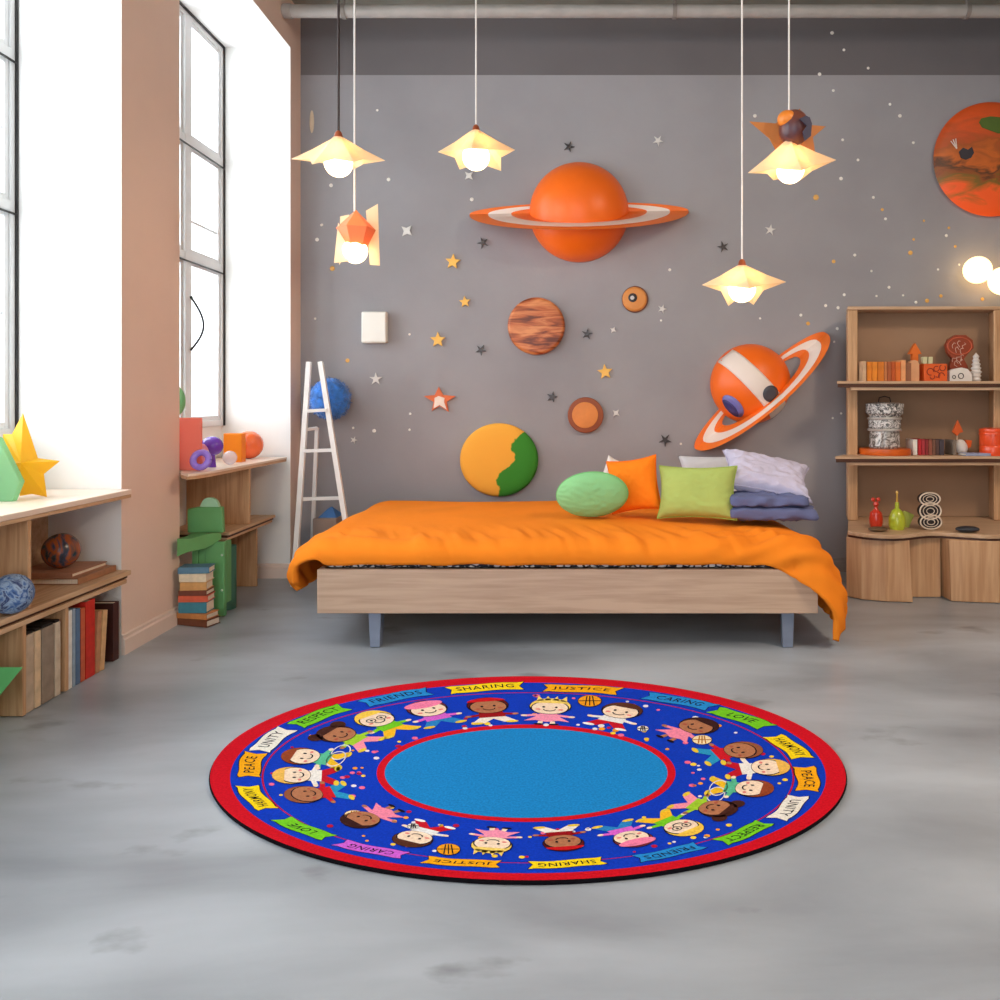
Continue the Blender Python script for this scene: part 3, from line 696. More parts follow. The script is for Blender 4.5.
dome_disc(727,408,11,3,math.radians(48),'blue_spot_inner',mat('dark_blue_spot',(60,60,120),.5),pb2,.008)  # narrower dark blue ellipse over the blue spot
# wooden planet
def wood_planet_mat():
    m=bpy.data.materials.new('banded_planet_wood'); nt,N,L,b_=nodes(m); b_.inputs['Roughness'].default_value=.4
    tc=N.new('ShaderNodeTexCoord'); mp=N.new('ShaderNodeMapping'); mp.inputs['Scale'].default_value=(1.6,1,11); L.new(tc.outputs['Object'],mp.inputs[0])
    nz=N.new('ShaderNodeTexNoise'); nz.inputs['Scale'].default_value=2.4; nz.inputs['Detail'].default_value=7; nz.inputs['Distortion'].default_value=.9; L.new(mp.outputs[0],nz.inputs[0])
    r=N.new('ShaderNodeValToRGB'); e=r.color_ramp.elements; e[0].position=.36; e[0].color=lin((110,48,22)); e[1].position=.62; e[1].color=lin((226,148,90))
    k=e.new(.47); k.color=lin((190,98,48)); L.new(nz.outputs['Fac'],r.inputs[0]); L.new(r.outputs[0],b_.inputs['Base Color']); return m
g,c=disc(536.5,326.5,28.5,.045,bev=.02)
g.build('wooden_planet',wood_planet_mat(),origin=(c.x,YW,c.z),label='round wooden planet with dark brown bands below the large ringed planet',cat='wall ornament')
# small dotted planet
t=thing('small_planet',onwall(634,300),'small tan planet with a black eye-like centre, right of the wooden planet','wall ornament')
g,c=disc(634.5,299.5,12.3,.03,bev=.018); g.build('planet_body',mat('tan_lacquer',(222,146,72),.5),t)
g,c=disc(635,299.5,13.2,.012,bev=.003); g.build('rim',mat('brown_rim',(120,68,42),.5),t)
g,c=disc(632.3,298.3,4.4,.005,y_off=.031,bev=.002); pp_=g.build('pupil',mat('near_black',(30,28,32),.3),t)
g,c=disc(631.8,298.5,2.0,.003,y_off=.0365,bev=.001); g.build('pupil_highlight',mat('pale_grey_dot',(200,200,200),.3),pp_)
# orange disc brown rim
t=thing('rimmed_disc',onwall(586,415),'flat orange disc with brown rim between striped star and cushions','wall ornament')
g,c=disc(585.5,415,17.8,.03,bev=.006); g.build('rim',mat('rust_rim',(150,74,34),.5),t)
g,c=disc(585,415,13,.006,y_off=.0315,bev=.003); g.build('disc_face',mat('amber_face',(226,138,62),.5),t)
# yellow green padded planet
t=thing('padded_planet',onwall(500,460),'padded yellow planet disc with wavy green side above the bed','wall ornament')
g=MB(); c=onwall(499.5,459.5); R=39*k_; RZ=36.5*k_
def padded(c,R,RZ,T,mi_fn,N=72):
    g=MB(); vs=[];fs=[];mi=[]; K=22
    M=Matrix
    vs.append(Vector((c.x,YW-.002-T,c.z)))
    prof=[(i/K,) for i in range(1,K+1)]
    for (q,) in prof:
        for j in range(N):
            a=2*PI*j/N; r_=q
            d=T*(.45+.55*math.sqrt(max(0,1-(q**5))))
            if q==1: d=T*.45
            vs.append(Vector((c.x+R*r_*math.cos(a),YW-.002-d,c.z+RZ*r_*math.sin(a))))
    for j in range(N): vs.append(Vector((c.x+R*.96*math.cos(2*PI*j/N),YW-.002,c.z+RZ*.96*math.sin(2*PI*j/N))))
    for j in range(N):
        fs.append((0,1+j,1+(j+1)%N)); 
    for i in range(K):
        for j in range(N):
            a=1+i*N+j;b_=1+i*N+(j+1)%N; fs.append((a,a+N,b_+N,b_))
    for f in fs:
        cc=sum((vs[k] for k in f),Vector())/len(f); mi.append(mi_fn((cc.x-c.x)/R,(cc.z-c.z)/RZ))
    g.add(vs,fs,mi); return g
def side(u,v):   # wavy boundary
    bx=.30+.18*math.sin(v*5.0+.2)+.07*math.sin(v*13)+.28*v
    return 1 if u>bx else 0
def planet2_mat():
    m=bpy.data.materials.new('yellow_green_felt'); nt,N,L,b_=nodes(m); b_.inputs['Roughness'].default_value=.8
    tc=N.new('ShaderNodeTexCoord'); sp=N.new('ShaderNodeSeparateXYZ'); L.new(tc.outputs['Object'],sp.inputs[0])
    nz=N.new('ShaderNodeTexNoise'); nz.inputs['Scale'].default_value=22; nz.inputs['Detail'].default_value=5; L.new(tc.outputs['Object'],nz.inputs[0])
    s1=N.new('ShaderNodeMath'); s1.operation='MULTIPLY'; s1.inputs[1].default_value=31; L.new(sp.outputs[2],s1.inputs[0])
    s2_=N.new('ShaderNodeMath'); s2_.operation='COSINE'; L.new(s1.outputs[0],s2_.inputs[0])
    s3=N.new('ShaderNodeMath'); s3.operation='MULTIPLY'; s3.inputs[1].default_value=.030; L.new(s2_.outputs[0],s3.inputs[0])
    s4=N.new('ShaderNodeMath'); s4.operation='MULTIPLY'; s4.inputs[1].default_value=.45; L.new(sp.outputs[2],s4.inputs[0])
    s5=N.new('ShaderNodeMath'); s5.operation='ADD'; L.new(s3.outputs[0],s5.inputs[0]); L.new(s4.outputs[0],s5.inputs[1])
    s6=N.new('ShaderNodeMath'); s6.operation='SUBTRACT'; L.new(sp.outputs[0],s6.inputs[0]); L.new(s5.outputs[0],s6.inputs[1])
    n1=N.new('ShaderNodeMath'); n1.operation='MULTIPLY_ADD'; n1.inputs[1].default_value=.05; L.new(nz.outputs['Fac'],n1.inputs[0]); L.new(s6.outputs[0],n1.inputs[2])
    r=N.new('ShaderNodeValToRGB'); e=r.color_ramp.elements; e[0].position=.088; e[0].color=lin((250,178,60)); e[1].position=.094; e[1].color=lin((52,140,36))
    L.new(n1.outputs[0],r.inputs[0]); L.new(r.outputs[0],b_.inputs['Base Color']); return m
padded(c,R,RZ,.06,lambda u,v:0).build('planet_body',planet2_mat(),t,origin=c,ang=60)
# big painted planet at right edge
def big_planet_mat():
    m=bpy.data.materials.new('painted_planet'); nt,N,L,b_=nodes(m); b_.inputs['Roughness'].default_value=.45
    tc=N.new('ShaderNodeTexCoord'); mp=N.new('ShaderNodeMapping'); mp.inputs['Scale'].default_value=(1,1,2.4); L.new(tc.outputs['Object'],mp.inputs[0])
    nz=N.new('ShaderNodeTexNoise'); nz.inputs['Scale'].default_value=5; nz.inputs['Detail'].default_value=8; nz.inputs['Distortion'].default_value=.7; L.new(mp.outputs[0],nz.inputs[0])
    sp=N.new('ShaderNodeSeparateXYZ'); L.new(tc.outputs['Object'],sp.inputs[0])
    ad=N.new('ShaderNodeMath'); ad.operation='MULTIPLY_ADD'; ad.inputs[1].default_value=1.3; L.new(sp.outputs[2],ad.inputs[0])
    m3=N.new('ShaderNodeMath'); m3.operation='MULTIPLY_ADD'; m3.inputs[1].default_value=.6; m3.inputs[2].default_value=.22; L.new(nz.outputs['Fac'],m3.inputs[0]); L.new(m3.outputs[0],ad.inputs[2])
    r=N.new('ShaderNodeValToRGB'); e=r.color_ramp.elements; e[0].position=.0; e[0].color=lin((250,92,24)); e[1].position=1; e[1].color=lin((215,84,28))
    for p_,c_ in ((.20,(252,96,30)),(.27,(200,100,30)),(.32,(122,98,30)),(.38,(150,78,30)),(.44,(84,50,26)),(.50,(206,104,34)),(.60,(170,84,30)),(.72,(196,82,34)),(.85,(226,88,30))):
        k=e.new(p_); k.color=lin(c_)
    L.new(ad.outputs[0],r.inputs[0]); L.new(r.outputs[0],b_.inputs['Base Color']); return m
t=thing('painted_planet',onwall(989,160),'big painted orange and brown planet disc at the right edge above the bookcase','wall ornament')
c=onwall(989.5,160.5); padded(c,58*k_,57*k_,.05,lambda u,v:0,96).build('planet_body',big_planet_mat(),t,origin=c,ang=60)
gg=MB(); gg.prism([(c.x+a*k_,c.z+z_*k_) for a,z_ in ((-15,35),(-13,39),(-4,41),(8,40),(20,42),(30,38),(30,27),(16,25),(4,24),(-4,27),(-12,30))],YW-.056,YW-.0525,'XZ'); gg.build('green_patch',mat('olive_patch',(84,112,40),.5),t,bevel=.001,smooth=False,label='green painted patch')
gg=MB(); gg.prism([(c.x+a*k_,c.z+z_*k_) for a,z_ in ((-35,6),(-31,10),(-26,8),(-22,11),(-20,5),(-23,0),(-28,-2),(-33,0))],YW-.056,YW-.0525,'XZ'); gg.build('dark_patch',mat('charcoal_patch',(50,48,58),.5),t,smooth=False,label='charcoal blot')
gg=MB()
for a in (2.0,2.3,1.7): gg.tube([c+Vector(((-37)*k_,-.054,9*k_)),c+Vector(((-37+9*math.cos(a))*k_,-.056,(9+10*math.sin(a))*k_))],.003,6)
gg.build('white_strokes',mat('white_stroke',(230,215,205),.5),t)
# white box on wall
t=thing('wall_box',onwall(376,328),'small blank white box mounted on the wall left of the stars','wall box')
a=onwall(363.5,312.5); z_=onwall(388.5,343.5)
MB().box(a.x,z_.x,YW-.055,YW-.001,z_.z,a.z).build('case',mat('ivory_plastic',(232,230,222),.4,noise_amt=.01),t,bevel=.008,smooth=False)
MB().box(a.x+.008,z_.x-.008,YW-.058,YW-.0551,z_.z+.008,a.z-.008).build('front_plate',mat('ivory_plate',(240,238,230),.35,noise_amt=.01),t,bevel=.003,smooth=False)
# wall stars
def wstar(px,py,R,r,rotd,th,mt,label,cat='star',group=None,n=5,name='wall_star',sx=1):
    c=onwall(px,py); g=MB(); g.prism([(c.x+(x)*sx*k_,c.z+y_*k_) for x,y_ in star(0,0,R,r,n,math.radians(rotd))],YW-th-.001,YW-.001,'XZ')
    return g.build(name,mt,origin=(c.x,YW,c.z),smooth=False,bevel=.0015,label=label,cat=cat,group=group)
M_gold=mat('gold_paint',(244,190,84),.4); M_dk=mat('dark_tin',(70,66,66),.35,metal=.4); M_sv=mat('silver_paint',(222,220,216),.4)
GG='gold stars on the grey wall'
for px,py,R,rd,w in ((453,262,8,85,'uppermost of the three left of the wooden planet'),(465,302,6,95,'middle one of the three left of the wooden planet'),(438,340,8,90,'lowest of the three, above the orange and white star'),(605,372,8,96,'between the wooden planet and the tilted ringed planet')):
    wstar(px,py,R,R*.45,rd,.012,M_gold,'small gold five-pointed star, '+w,group=GG)
t=thing('two_tone_star',onwall(440,400),'orange star with white lower half, largest star, above the yellow planet','star')
c=onwall(440,399); g=MB()
g.prism([(c.x+x*k_,c.z+y_*k_) for x,y_ in ((-1,12),(3.5,4),(16,3),(7,-3),(9,-13),(0,-7),(-8,-12),(-6,-3),(-16,3),(-5,4))],YW-.015,YW-.001,'XZ'); g.build('star_body',mat('coral_orange',(226,112,58),.5),t,bevel=.002,smooth=False)
g=MB(); g.prism([(c.x+x*k_,c.z+y_*k_) for x,y_ in ((-1,3),(5,1),(4.5,-3),(7,-10.5),(0,-6),(-6,-9.5),(-5,-3),(-5,1))],YW-.0185,YW-.0155,'XZ'); g.build('white_inlay',mat('cream_inlay',(244,226,210),.5),t,smooth=False)
GD='small dark tin stars on the grey wall'
for px,py,R,rd,w in ((483,243,6,40,'just left of the large ringed planet'),(569,147,6,70,'directly above the large ringed planet'),(481,350,6,60,'left of the wooden planet'),(587,334,6,80,'right of the wooden planet'),(552,397,6,75,'left of the rimmed orange disc'),(665,440,7,55,'above the green cushion'),(723,247,6,35,'left of the lowest star lamp')):
    wstar(px,py,R,R*.32,rd,.010,M_dk,'small dark metal star on grey wall, '+w,group=GD)
GS='small silver stars on the grey wall'
for px,py,R,rd,n,w in ((407,231,7,50,4,'four-petalled, between hanging orange lamp and large ringed planet'),(376,379,7,90,5,'right of the white ladder top'),(469,176,5.5,45,4,'below the second pendant lamp'),(658,141,6,60,5,'upper right of the large ringed planet'),(770,230,6,80,5,'right of the cord of the lowest star lamp'),(616,413,4.5,50,4,'right of the rimmed orange disc'),(613,330,3.6,60,4,'right of the dark star beside the wooden planet'),(662,309,5,70,5,'faint, right of the small tan planet'),(354,440,4,70,5,'low, right of the ladder')):
    wstar(px,py,R,R*(.42 if n==4 else .35),rd,.008,M_sv,'small silver-white star, '+w,group=GS,n=n)
# flake at left corner
g=MB(); c=onwall(312,122); g.sphere((c.x,YW-.004,c.z),.014,.004,.07,n=20); g.build('plaster_flake',mat('cream_flake',(214,196,170),.6),origin=c,label='narrow cream plaster flake near the upper left corner of the grey wall',cat='flake')
# tiny dots
def dotset(lst,mt,label,group,name='wall_dot'):
    base=None
    for (px,py,r_) in lst:
        c=onwall(px,py)
        if base is None:
            g=MB(); M=Matrix(((1,0,0,0),(0,0,-1,0),(0,1,0,0),(0,0,0,1))); g.lathe([(0,0),(1,0),(.8,.5),(0,.7)],(0,0,0),8,0,M)
            o=g.build(name,mt,ang=20,label=label,cat='dot',group=group); base=o
        else: o=base.copy(); COL.objects.link(o)
        o.location=(c.x,YW-.0008,c.z); s_=r_*k_; o.scale=(s_,min(s_,.006),s_)
M_dotw=mat('white_dot_paint',(250,246,238),.4); M_dotg=mat('gold_dot_paint',(236,180,90),.4)
c8=lambda x,y:(680+x/3.125,y/3.125)
up=[c8(*q) for q in ((475,103),(512,156),(588,213),(436,232),(479,283),(656,326),(687,362),(508,437),(729,446),(503,558),(604,617),(642,684),(234,362),(556,500))]
dotset([(x,y,1.5 if i%3 else 1.9) for i,(x,y) in enumerate(up)],M_dotw,'tiny white dot high on the wall, left of the big painted planet','white dots left of the painted planet')
lo=[c8(*q) for q in ((546,797),(598,847),(832,736),(806,842),(513,921),(614,925),(653,898),(697,923),(737,945),(872,827),(494,962),(378,985),(455,955),(250,995))]
dotset([(x,y,1.2 if i%2 else 1.6) for i,(x,y) in enumerate(lo)],M_dotw,'tiny white dot on the wall just above the bookcase','white dots above the bookcase')
gd=[c8(*q)+(r_,) for q,r_ in (((480,817),2),((720,790),2.4),((632,655),1.6),((425,617),3),((772,940),2.2),((815,925),1.8),((730,748),1.4),((945,935),1.8),((762,690),1.2),((840,712),1.4),((860,770),1.5))]
dotset(gd,M_dotg,'tiny gold dot on the wall between star lamps and bookcase top','gold dots above the bookcase')
c2=lambda x,y:(550+x/3.333,250+y/3.333)
mid=[c2(*q) for q in ((399,66),(370,235),(700,228),(836,217),(980,149),(920,185),(960,192),(947,306),(436,646),(957,262),(942,560),(970,545),(978,614))]
dotset([(x,y,1.6 if i%3==0 else 1.2) for i,(x,y) in enumerate(mid) if x<843],M_dotw,'tiny white dot around the tilted ringed planet, left of the bookcase','white dots round the tilted planet')
dotset([c2(860,245)+(2,)],M_dotg,'single gold dot above right of the tilted ringed planet','lone gold dot')
c3=lambda x,y:(300+x/2.63,140+y/2.63); c7=lambda x,y:(270+x/3.7,y/3.7)
lf=[c3(*q) for q in ((233,104),(288,511),(288,762),(452,156),(81,118),(58,223),(45,262),(290,720),(140,757),(195,765),(40,470))]+[c7(397,408),c7(226,686),c7(190,833)]
dotset([(x,y,1.3 if i%3 else 2) for i,(x,y) in enumerate(lf)],M_dotw,'tiny white dot on the left part of the grey wall, near the lamps and ladder','white dots on the left of the wall')
dotset([c3(85,338)+(2.6,),c3(125,580)+(2.2,)],M_dotg,'tiny gold dot on the wall between hanging orange lamp and ladder','gold dots on the left of the wall')
# ---------------------------------------------------------------- pendant lamps
M_shade=translucent('cream_shade',(255,236,204),.45,.0)
M_bulb=emis('warm_bulb',(255,222,172),4.2)
M_sock=mat('copper_socket',(170,84,48),.4,metal=.3)
M_cordw=mat('white_cord',(235,230,225),.5); M_cordb=mat('dark_cord',(48,34,32),.5)
def pendant(px,py,D,w,label,cord,tips,bulb_r=13.5,zap=12,bdy=0,name='pendant_lamp',sh=M_shade,two=None,apdx=0):
    """px,py rim centre; tips = (dx,dy,depth) in lamp pixels; zap apex height"""
    s=D/F; c=P(px,py,D)
    t=thing(name,(c.x,D,c.z-.06),label,'lamp','star pendant lamps')
    ap=c+Vector((apdx*s,0,zap*s))
    g=MB(); N=len(tips); vs=[]; r0=.022
    for i in range(2*N):
        # upper small ring
        a=PI*i/N
        if i%2==0:
            dx,dy,dd=tips[i//2]
        else:
            p_,q_=tips[i//2],tips[(i//2+1)%N]; dx,dy,dd=[(p_[k]+q_[k])*.5*.78 for k in range(3)]; dy=(p_[1]+q_[1])*.5*.45+1.5
        v=c+Vector((dx*s,dd*s,-dy*s)); dirn=Vector((dx,dd,0)).normalized()
        vs.append((ap+dirn*r0,v,(ap+dirn*r0).lerp(v,.5)+Vector((0,0,-.004))))
    allv=[]
    for a_,v,m_ in vs: allv+=[a_,m_,v]
    n=2*N; fs=[]
    for i in range(n):
        j=(i+1)%n
        fs+=[(3*i,3*i+1,3*j+1,3*j),(3*i+1,3*i+2,3*j+2,3*j+1)]
    g.add(allv,fs); g.build('shade',sh,t,smooth=False,solid=.002,clean=False)
    b=MB(); b.lathe([(0,-.03),(.019,-.03),(.022,-.004),(.018,.006),(.014,.022),(.007,.03),(0,.031)],ap,20); b.build('socket',M_sock,t)
    b=MB(); R=bulb_r*s; zc=c.z-(5+bdy)*s
    prof=[(R*math.sin(PI*i/16),-R*math.cos(PI*i/16)) for i in range(13)]+[(.016,max(R*1.0,ap.z-.031-zc))]
    b.lathe(prof,(c.x+apdx*.3*s,D,zc),28); b.build('bulb',M_bulb,t)
    b=MB(); b.tube([ap+Vector((0,0,.03)),Vector((ap.x,D,ZC-.02))],.0042 if cord is M_cordw else .0055,8); b.build('cord',cord,t)
    b=MB(); b.lathe([(0,0),(.04,0),(.045,.019),(0,.0195)],(ap.x,D,ZC-.02),24); b.build('ceiling_rose',mat('white_rose',(225,222,218),.5),t)
    return t
pendant(338.5,157,3.4,94,'cream star-shade pendant on a dark cord, leftmost lamp near the far window',M_cordb,[(-47,2,0),(-18,15,-26),(22,12,-24),(46,3,2),(6,0,40)],14,19,1)
pendant(476,150,3.9,77,'cream star-shade pendant on a white cord, directly left above the large ringed planet',M_cordw,[(-38,2,0),(-20,12,26),(23,14,24),(39,0,0),(0,9,-34)],13.5,19,2)
pendant(742,284,3.6,84,'lowest cream star-shade pendant on a long white cord, above the tilted ringed planet',M_cordw,[(-40,1,0),(-9,19,24),(17,18,24),(44,-2,0),(0,9,-34)],13.5,18,0)
pendant(791,166,3.55,80,'cream pendant with a planet ball and orange star above its shade, upper right',M_cordw,[(-43,7,0),(-10,6,30),(18,6,30),(45,-6,0),(2,13,-30)],13.5,24,-1,apdx=-2)
t=[o for o in bpy.data.objects if o.name.startswith('pendant_lamp')][-1]
# ornament over the shade of that lamp, threaded on its cord
D=3.55; s=D/F
g=MB(); c=P(789,133,D)
g.prism([(c.x+x*s,c.z+y_*s) for x,y_ in ((13,27),(17,11),(39,9),(26,-2),(28,-17),(12,-9),(-12,-14),(-18,-3),(-38,14),(-12,12))],D+.03,D+.034,'XZ')
g.build('star_plate',translucent('orange_star_acrylic',(242,170,94),.4,.4),t,smooth=False,label='translucent orange star plate')
g=MB(); c=P(794,128,D); g.sphere(c,15*s,15*s,18*s,n=32); g.build('planet_ball',marbled('plum_ball',[(70,48,62),(120,66,50),(80,60,70)],6,.35,.5),t,label='dark plum ball')
g=MB(); c=P(787,119,D-.02); g.sphere(c,9.5*s,9*s,8.5*s,n=24); g.build('orange_ball',mat('orange_small',(240,140,50),.4),t,label='small orange ball')
g=MB(); c=P(803,131,D-.035); g.prism([(c.x+x*s,c.z+y_*s) for x,y_ in ((-6,9),(0,12),(4,10),(6,4),(5,-8),(-1,-13),(-3,-4),(1,2))],D-.078,D-.07,'XZ'); g.build('dark_wedge',mat('navy_wedge',(46,44,70),.4),t,smooth=False)
# folded orange lamp
D=3.6; s=D/F; c=P(356,232,D)
t=thing('pendant_lamp',(c.x,D,c.z-.15),'small pendant with a folded orange cap between cream panels, hanging lowest on the left','lamp','star pendant lamps')
R=19*s; n=6; vs=[c+Vector((0,0,22*s))]
for i in range(n): a=2*PI*i/n+.3; vs.append(c+Vector((R*math.cos(a),R*math.sin(a),3*s)))
for i in range(n): a=2*PI*i/n+.3; vs.append(c+Vector((.55*R*math.cos(a),.55*R*math.sin(a),-15*s)))
g=MB(); g.add(vs,[(0,1+i,1+(i+1)%n) for i in range(n)]+[(1+i,1+n+i,1+n+(i+1)%n,1+(i+1)%n) for i in range(n)])
g.build('orange_cap',translucent('peach_paper',(248,160,104),.35),t,smooth=False,solid=.002,clean=False)
cx=c.x
for pl,yy in ((((337,214),(346,212),(343,248),(336,263)),.05),(((362,207),(374,200),(376,263),(366,262)),.07),(((340,224),(350,244),(352,262),(336,264)),-.03)):
    g=MB(); g.prism([((px-CX)*s,CH-(py-CY)*s) for px,py in pl],D+yy,D+yy+.003,'XZ'); g.build('cream_panel',M_shade,t,smooth=False)
b=MB(); R=12.5*s; b.sphere(P(355,251,D),R,n=28); b.build('bulb',M_bulb,t)
b=MB(); b.tube([P(355,241,D),P(355,212,D)],.010,12); b.build('socket',M_sock,t)
b=MB(); q=P(354.5,212,D); b.tube([q,Vector((q.x,D,ZC-.02))],.0042,8); b.build('cord',M_cordw,t)
b=MB(); b.lathe([(0,0),(.04,0),(.045,.019),(0,.0195)],(q.x,D,ZC-.02),24); b.build('ceiling_rose',mat('white_rose',(225,222,218),.5),t)
# glowing globes right
M_globe=emis('warm_globe',(255,214,150),1.6)
for (px,py,r_,lab) in ((977.5,270,13.5,'glowing warm globe wall lamp above the bookcase, left one of two'),(1003,281,14,'glowing warm globe wall lamp cut by the right edge of the photo')):
    c=P(px,py,4.8); t=thing('globe_lamp',(c.x,YW,c.z),lab,'lamp','globe lamps over the bookcase')
    MB().sphere(c,r_*4.8/F,n=32).build('glass_globe',M_globe,t)
    b=MB(); b.tube([c+Vector((0,.07,0)),(c.x,YW-.001,c.z)],.02,12); b.build('mount',mat('brass_mount',(190,140,80),.4,metal=.6),t)
# ---------------------------------------------------------------- bookcase
bc=thing('bookcase',(1.97,4.5,0),'open light-wood bookcase with wavy cabinet base at the right edge','bookcase')
MB().prism([(1.596,4.60),(1.656,4.60),(1.668,4.78),(1.650,4.78)],.356,1.568).build('side_panel',M_oakz,bc,bevel=.008,smooth=False)
MB().prism([(2.435,4.60),(2.495,4.60),(2.52,4.78),(2.50,4.78)],.356,1.568).build('side_panel',M_oakz,bc,bevel=.008,smooth=False)
MB().prism([(1.596,4.60),(2.495,4.60),(2.52,4.78),(1.650,4.78)],1.569,1.589).build('top_panel',M_oakx,bc,bevel=.006,smooth=False)
MB().box(1.669,2.50,4.765,4.779,.357,1.5685).build('back_panel',mat('taupe_back',(160,128,100),.7,noise_amt=.04,nscale=3),bc,smooth=False)
for zt2,xl in ((1.155,1.485),(.7365,1.475)):
    for (e,z0,z1,mt_,nm) in ((0,zt2-.014,zt2,M_oakx,'shelf_board'),(.004,zt2-.034,zt2-.0142,M_dark_strip,'shelf_gap_shade'),(.08,zt2-.050,zt2-.0342,M_oakx,'shelf_board')):  # middle layer is a dark strip painted as the shaded gap
        MB().prism([(xl+e,4.45+e*.1),(2.55,4.45+e*.1),(2.55,4.599),(2.433,4.599),(2.45,4.764),(1.671,4.764),(1.658,4.599),(xl+.10+e*.3,4.599)],z0,z1).build(nm,mt_,bc,smooth=False)
def wavy(off=0):
    pts=[]
    for i in range(41):
        u=i/40; x=1.474+1.076*u
        y=4.22-.07*math.sin(PI*min(1,max(0,(x-1.46)/.38)))  if x<1.84 else 4.22-.11*math.sin(PI*min(1,(x-1.84)/.60))
        y=4.165-.045*math.cos((x-1.66)*2*PI/.52)
        if x<1.56: y+=.07*((1.56-x)/.10)**2
        pts.append((x,y+off))
    return pts
top=wavy()+[(2.55,4.88),(1.70,4.88)]
MB().prism(top,.334,.355).build('counter_top',M_oakx,bc,smooth=False,bevel=.004)
MB().prism([(x+.006,y+.012 if y<4.8 else y) for x,y in top],.322,.3335).build('counter_core',M_dark_strip,bc,smooth=False)
def block(pts_b,pts_t,name):
    b=MB(); n=len(pts_b); b.add([(x,y,.003) for x,y in pts_b]+[(x,y,.3215) for x,y in pts_t],[tuple(range(n)),tuple(range(2*n-1,n-1,-1))]+[(i,(i+1)%n,n+(i+1)%n,n+i) for i in range(n)]); b.build(name,wood('cabinet_oak',(206,164,124),(184,138,98),2,.7),bc,smooth=False,bevel=.003)
block([(1.475,4.27),(1.53,4.20),(1.64,4.155),(1.775,4.14),(1.80,4.86),(1.70,4.86)],[(1.475,4.27),(1.53,4.20),(1.64,4.155),(1.762,4.15),(1.79,4.86),(1.70,4.86)],'cabinet_block')
block([(1.815,4.25),(1.972,4.25),(1.97,4.86),(1.81,4.86)],[(1.80,4.25),(1.968,4.25),(1.97,4.86),(1.80,4.86)],'cabinet_centre')
block([(1.985,4.165),(2.04,4.15),(2.21,4.125),(2.33,4.16),(2.52,4.2),(2.52,4.86),(1.98,4.86)],[(1.975,4.17),(2.04,4.15),(2.21,4.125),(2.33,4.16),(2.52,4.2),(2.52,4.86),(1.975,4.86)],'cabinet_block')
# items shelf 1
def sx(px,D=4.6): return (px-CX)*D/F
G='orange books on the top shelf of the bookcase'
zb=1.1555
for (a,b_,col,h,lab) in ((859.6,863,(205,170,135),.115,'tan slim book, leftmost on the top shelf'),(864,868.5,(224,128,28),.112,'amber book, first of the orange row on the top shelf'),(869,874,(232,138,36),.112,'bright amber book, second of the orange row on the top shelf'),(874.5,880.5,(214,120,30),.112,'wide amber book, third of the orange row on the top shelf'),
  (881,883.5,(196,120,70),.112,'thin light brown book right of the amber ones'),(884,887.5,(176,92,50),.112,'rust brown book in the middle of the top shelf row'),(888,891.5,(190,84,30),.110,'dark orange book in the middle of the top shelf row'),(892,897,(222,112,40),.110,'orange book left of the peach spined one'),(897.5,902,(236,164,110),.122,'tall peach spined book on the top shelf'),(902.5,907.5,(150,96,66),.106,'brown book, last of the row beside the arrow block')):
    book(sx(a),sx(b_),4.55,4.70,zb,zb+h,col,lab,G,spine='y')
def prismpx(pl,D,dep,z0=None,mi=0):
    s=D/F; g=MB(); g.prism([((px-CX)*s,max(z0,CH-(py-CY)*s) if z0 else CH-(py-CY)*s) for px,py in pl],D,D+dep,'XZ'); return g
g=prismpx([(915.5,343),(922,354),(918.5,354),(918.5,382),(912.5,382),(912.5,354),(909,354)],4.66,.03,zb)
g.build('arrow_block',mat('orange_wood_toy',(226,110,30),.5),origin=(sx(915.5),4.68,zb),smooth=False,bevel=.002,label='orange upward arrow-shaped block behind the peach block, top shelf',cat='toy')
g=prismpx([(909,382),(909,364),(911,361),(915,360),(918,361),(919.5,364),(919.5,382)],4.58,.04,zb); g.build('peach_block',mat('peach_wood',(236,176,130),.5),origin=(sx(914),4.6,zb),smooth=False,bevel=.003,label='rounded peach block in front of the orange arrow',cat='toy')
t=thing('carved_box',(sx(933.5),4.62,zb),'orange box carved with dark swirls on the top shelf','box')
x0,x1=sx(922),sx(945); bb_=MB().box(x0,x1,4.57,4.67,zb,zb+.102).build('box_body',mat('vermilion',(228,98,36),.5),t,bevel=.003,smooth=False)
g=MB()
for (cx_,cz_,r_,a0,a1) in ((928,372,3.4,0,5),(934,369,2.6,1,6),(940,368,3,2,7),(930,377,2.2,3,7),(939,376,3.0,0,4),(935,375,2.4,4,8)):
    g.tube([Vector((sx(cx_)+.00575*r_*math.cos(a0+(a1-a0)*i/12),4.569,CH-(cz_-CY)*.00575+.00575*r_*math.sin(a0+(a1-a0)*i/12))) for i in range(13)],.0026,6)
g.build('carved_swirls',mat('dark_red_carving',(140,40,20),.5),bb_)
for a,b_,lab in ((923,927.5,'left'),(928.5,933,'right')):
    MB().box(sx(a),sx(b_),4.60,4.63,zb+.1025,zb+.143).build('cream_cube',mat('cream_green',(206,204,160),.5),origin=(sx((a+b_)/2),4.615,zb+.1025),bevel=.003,smooth=False,label='%s small cream block on top of the carved orange box'%lab,cat='block',group='cream blocks on the carved box')
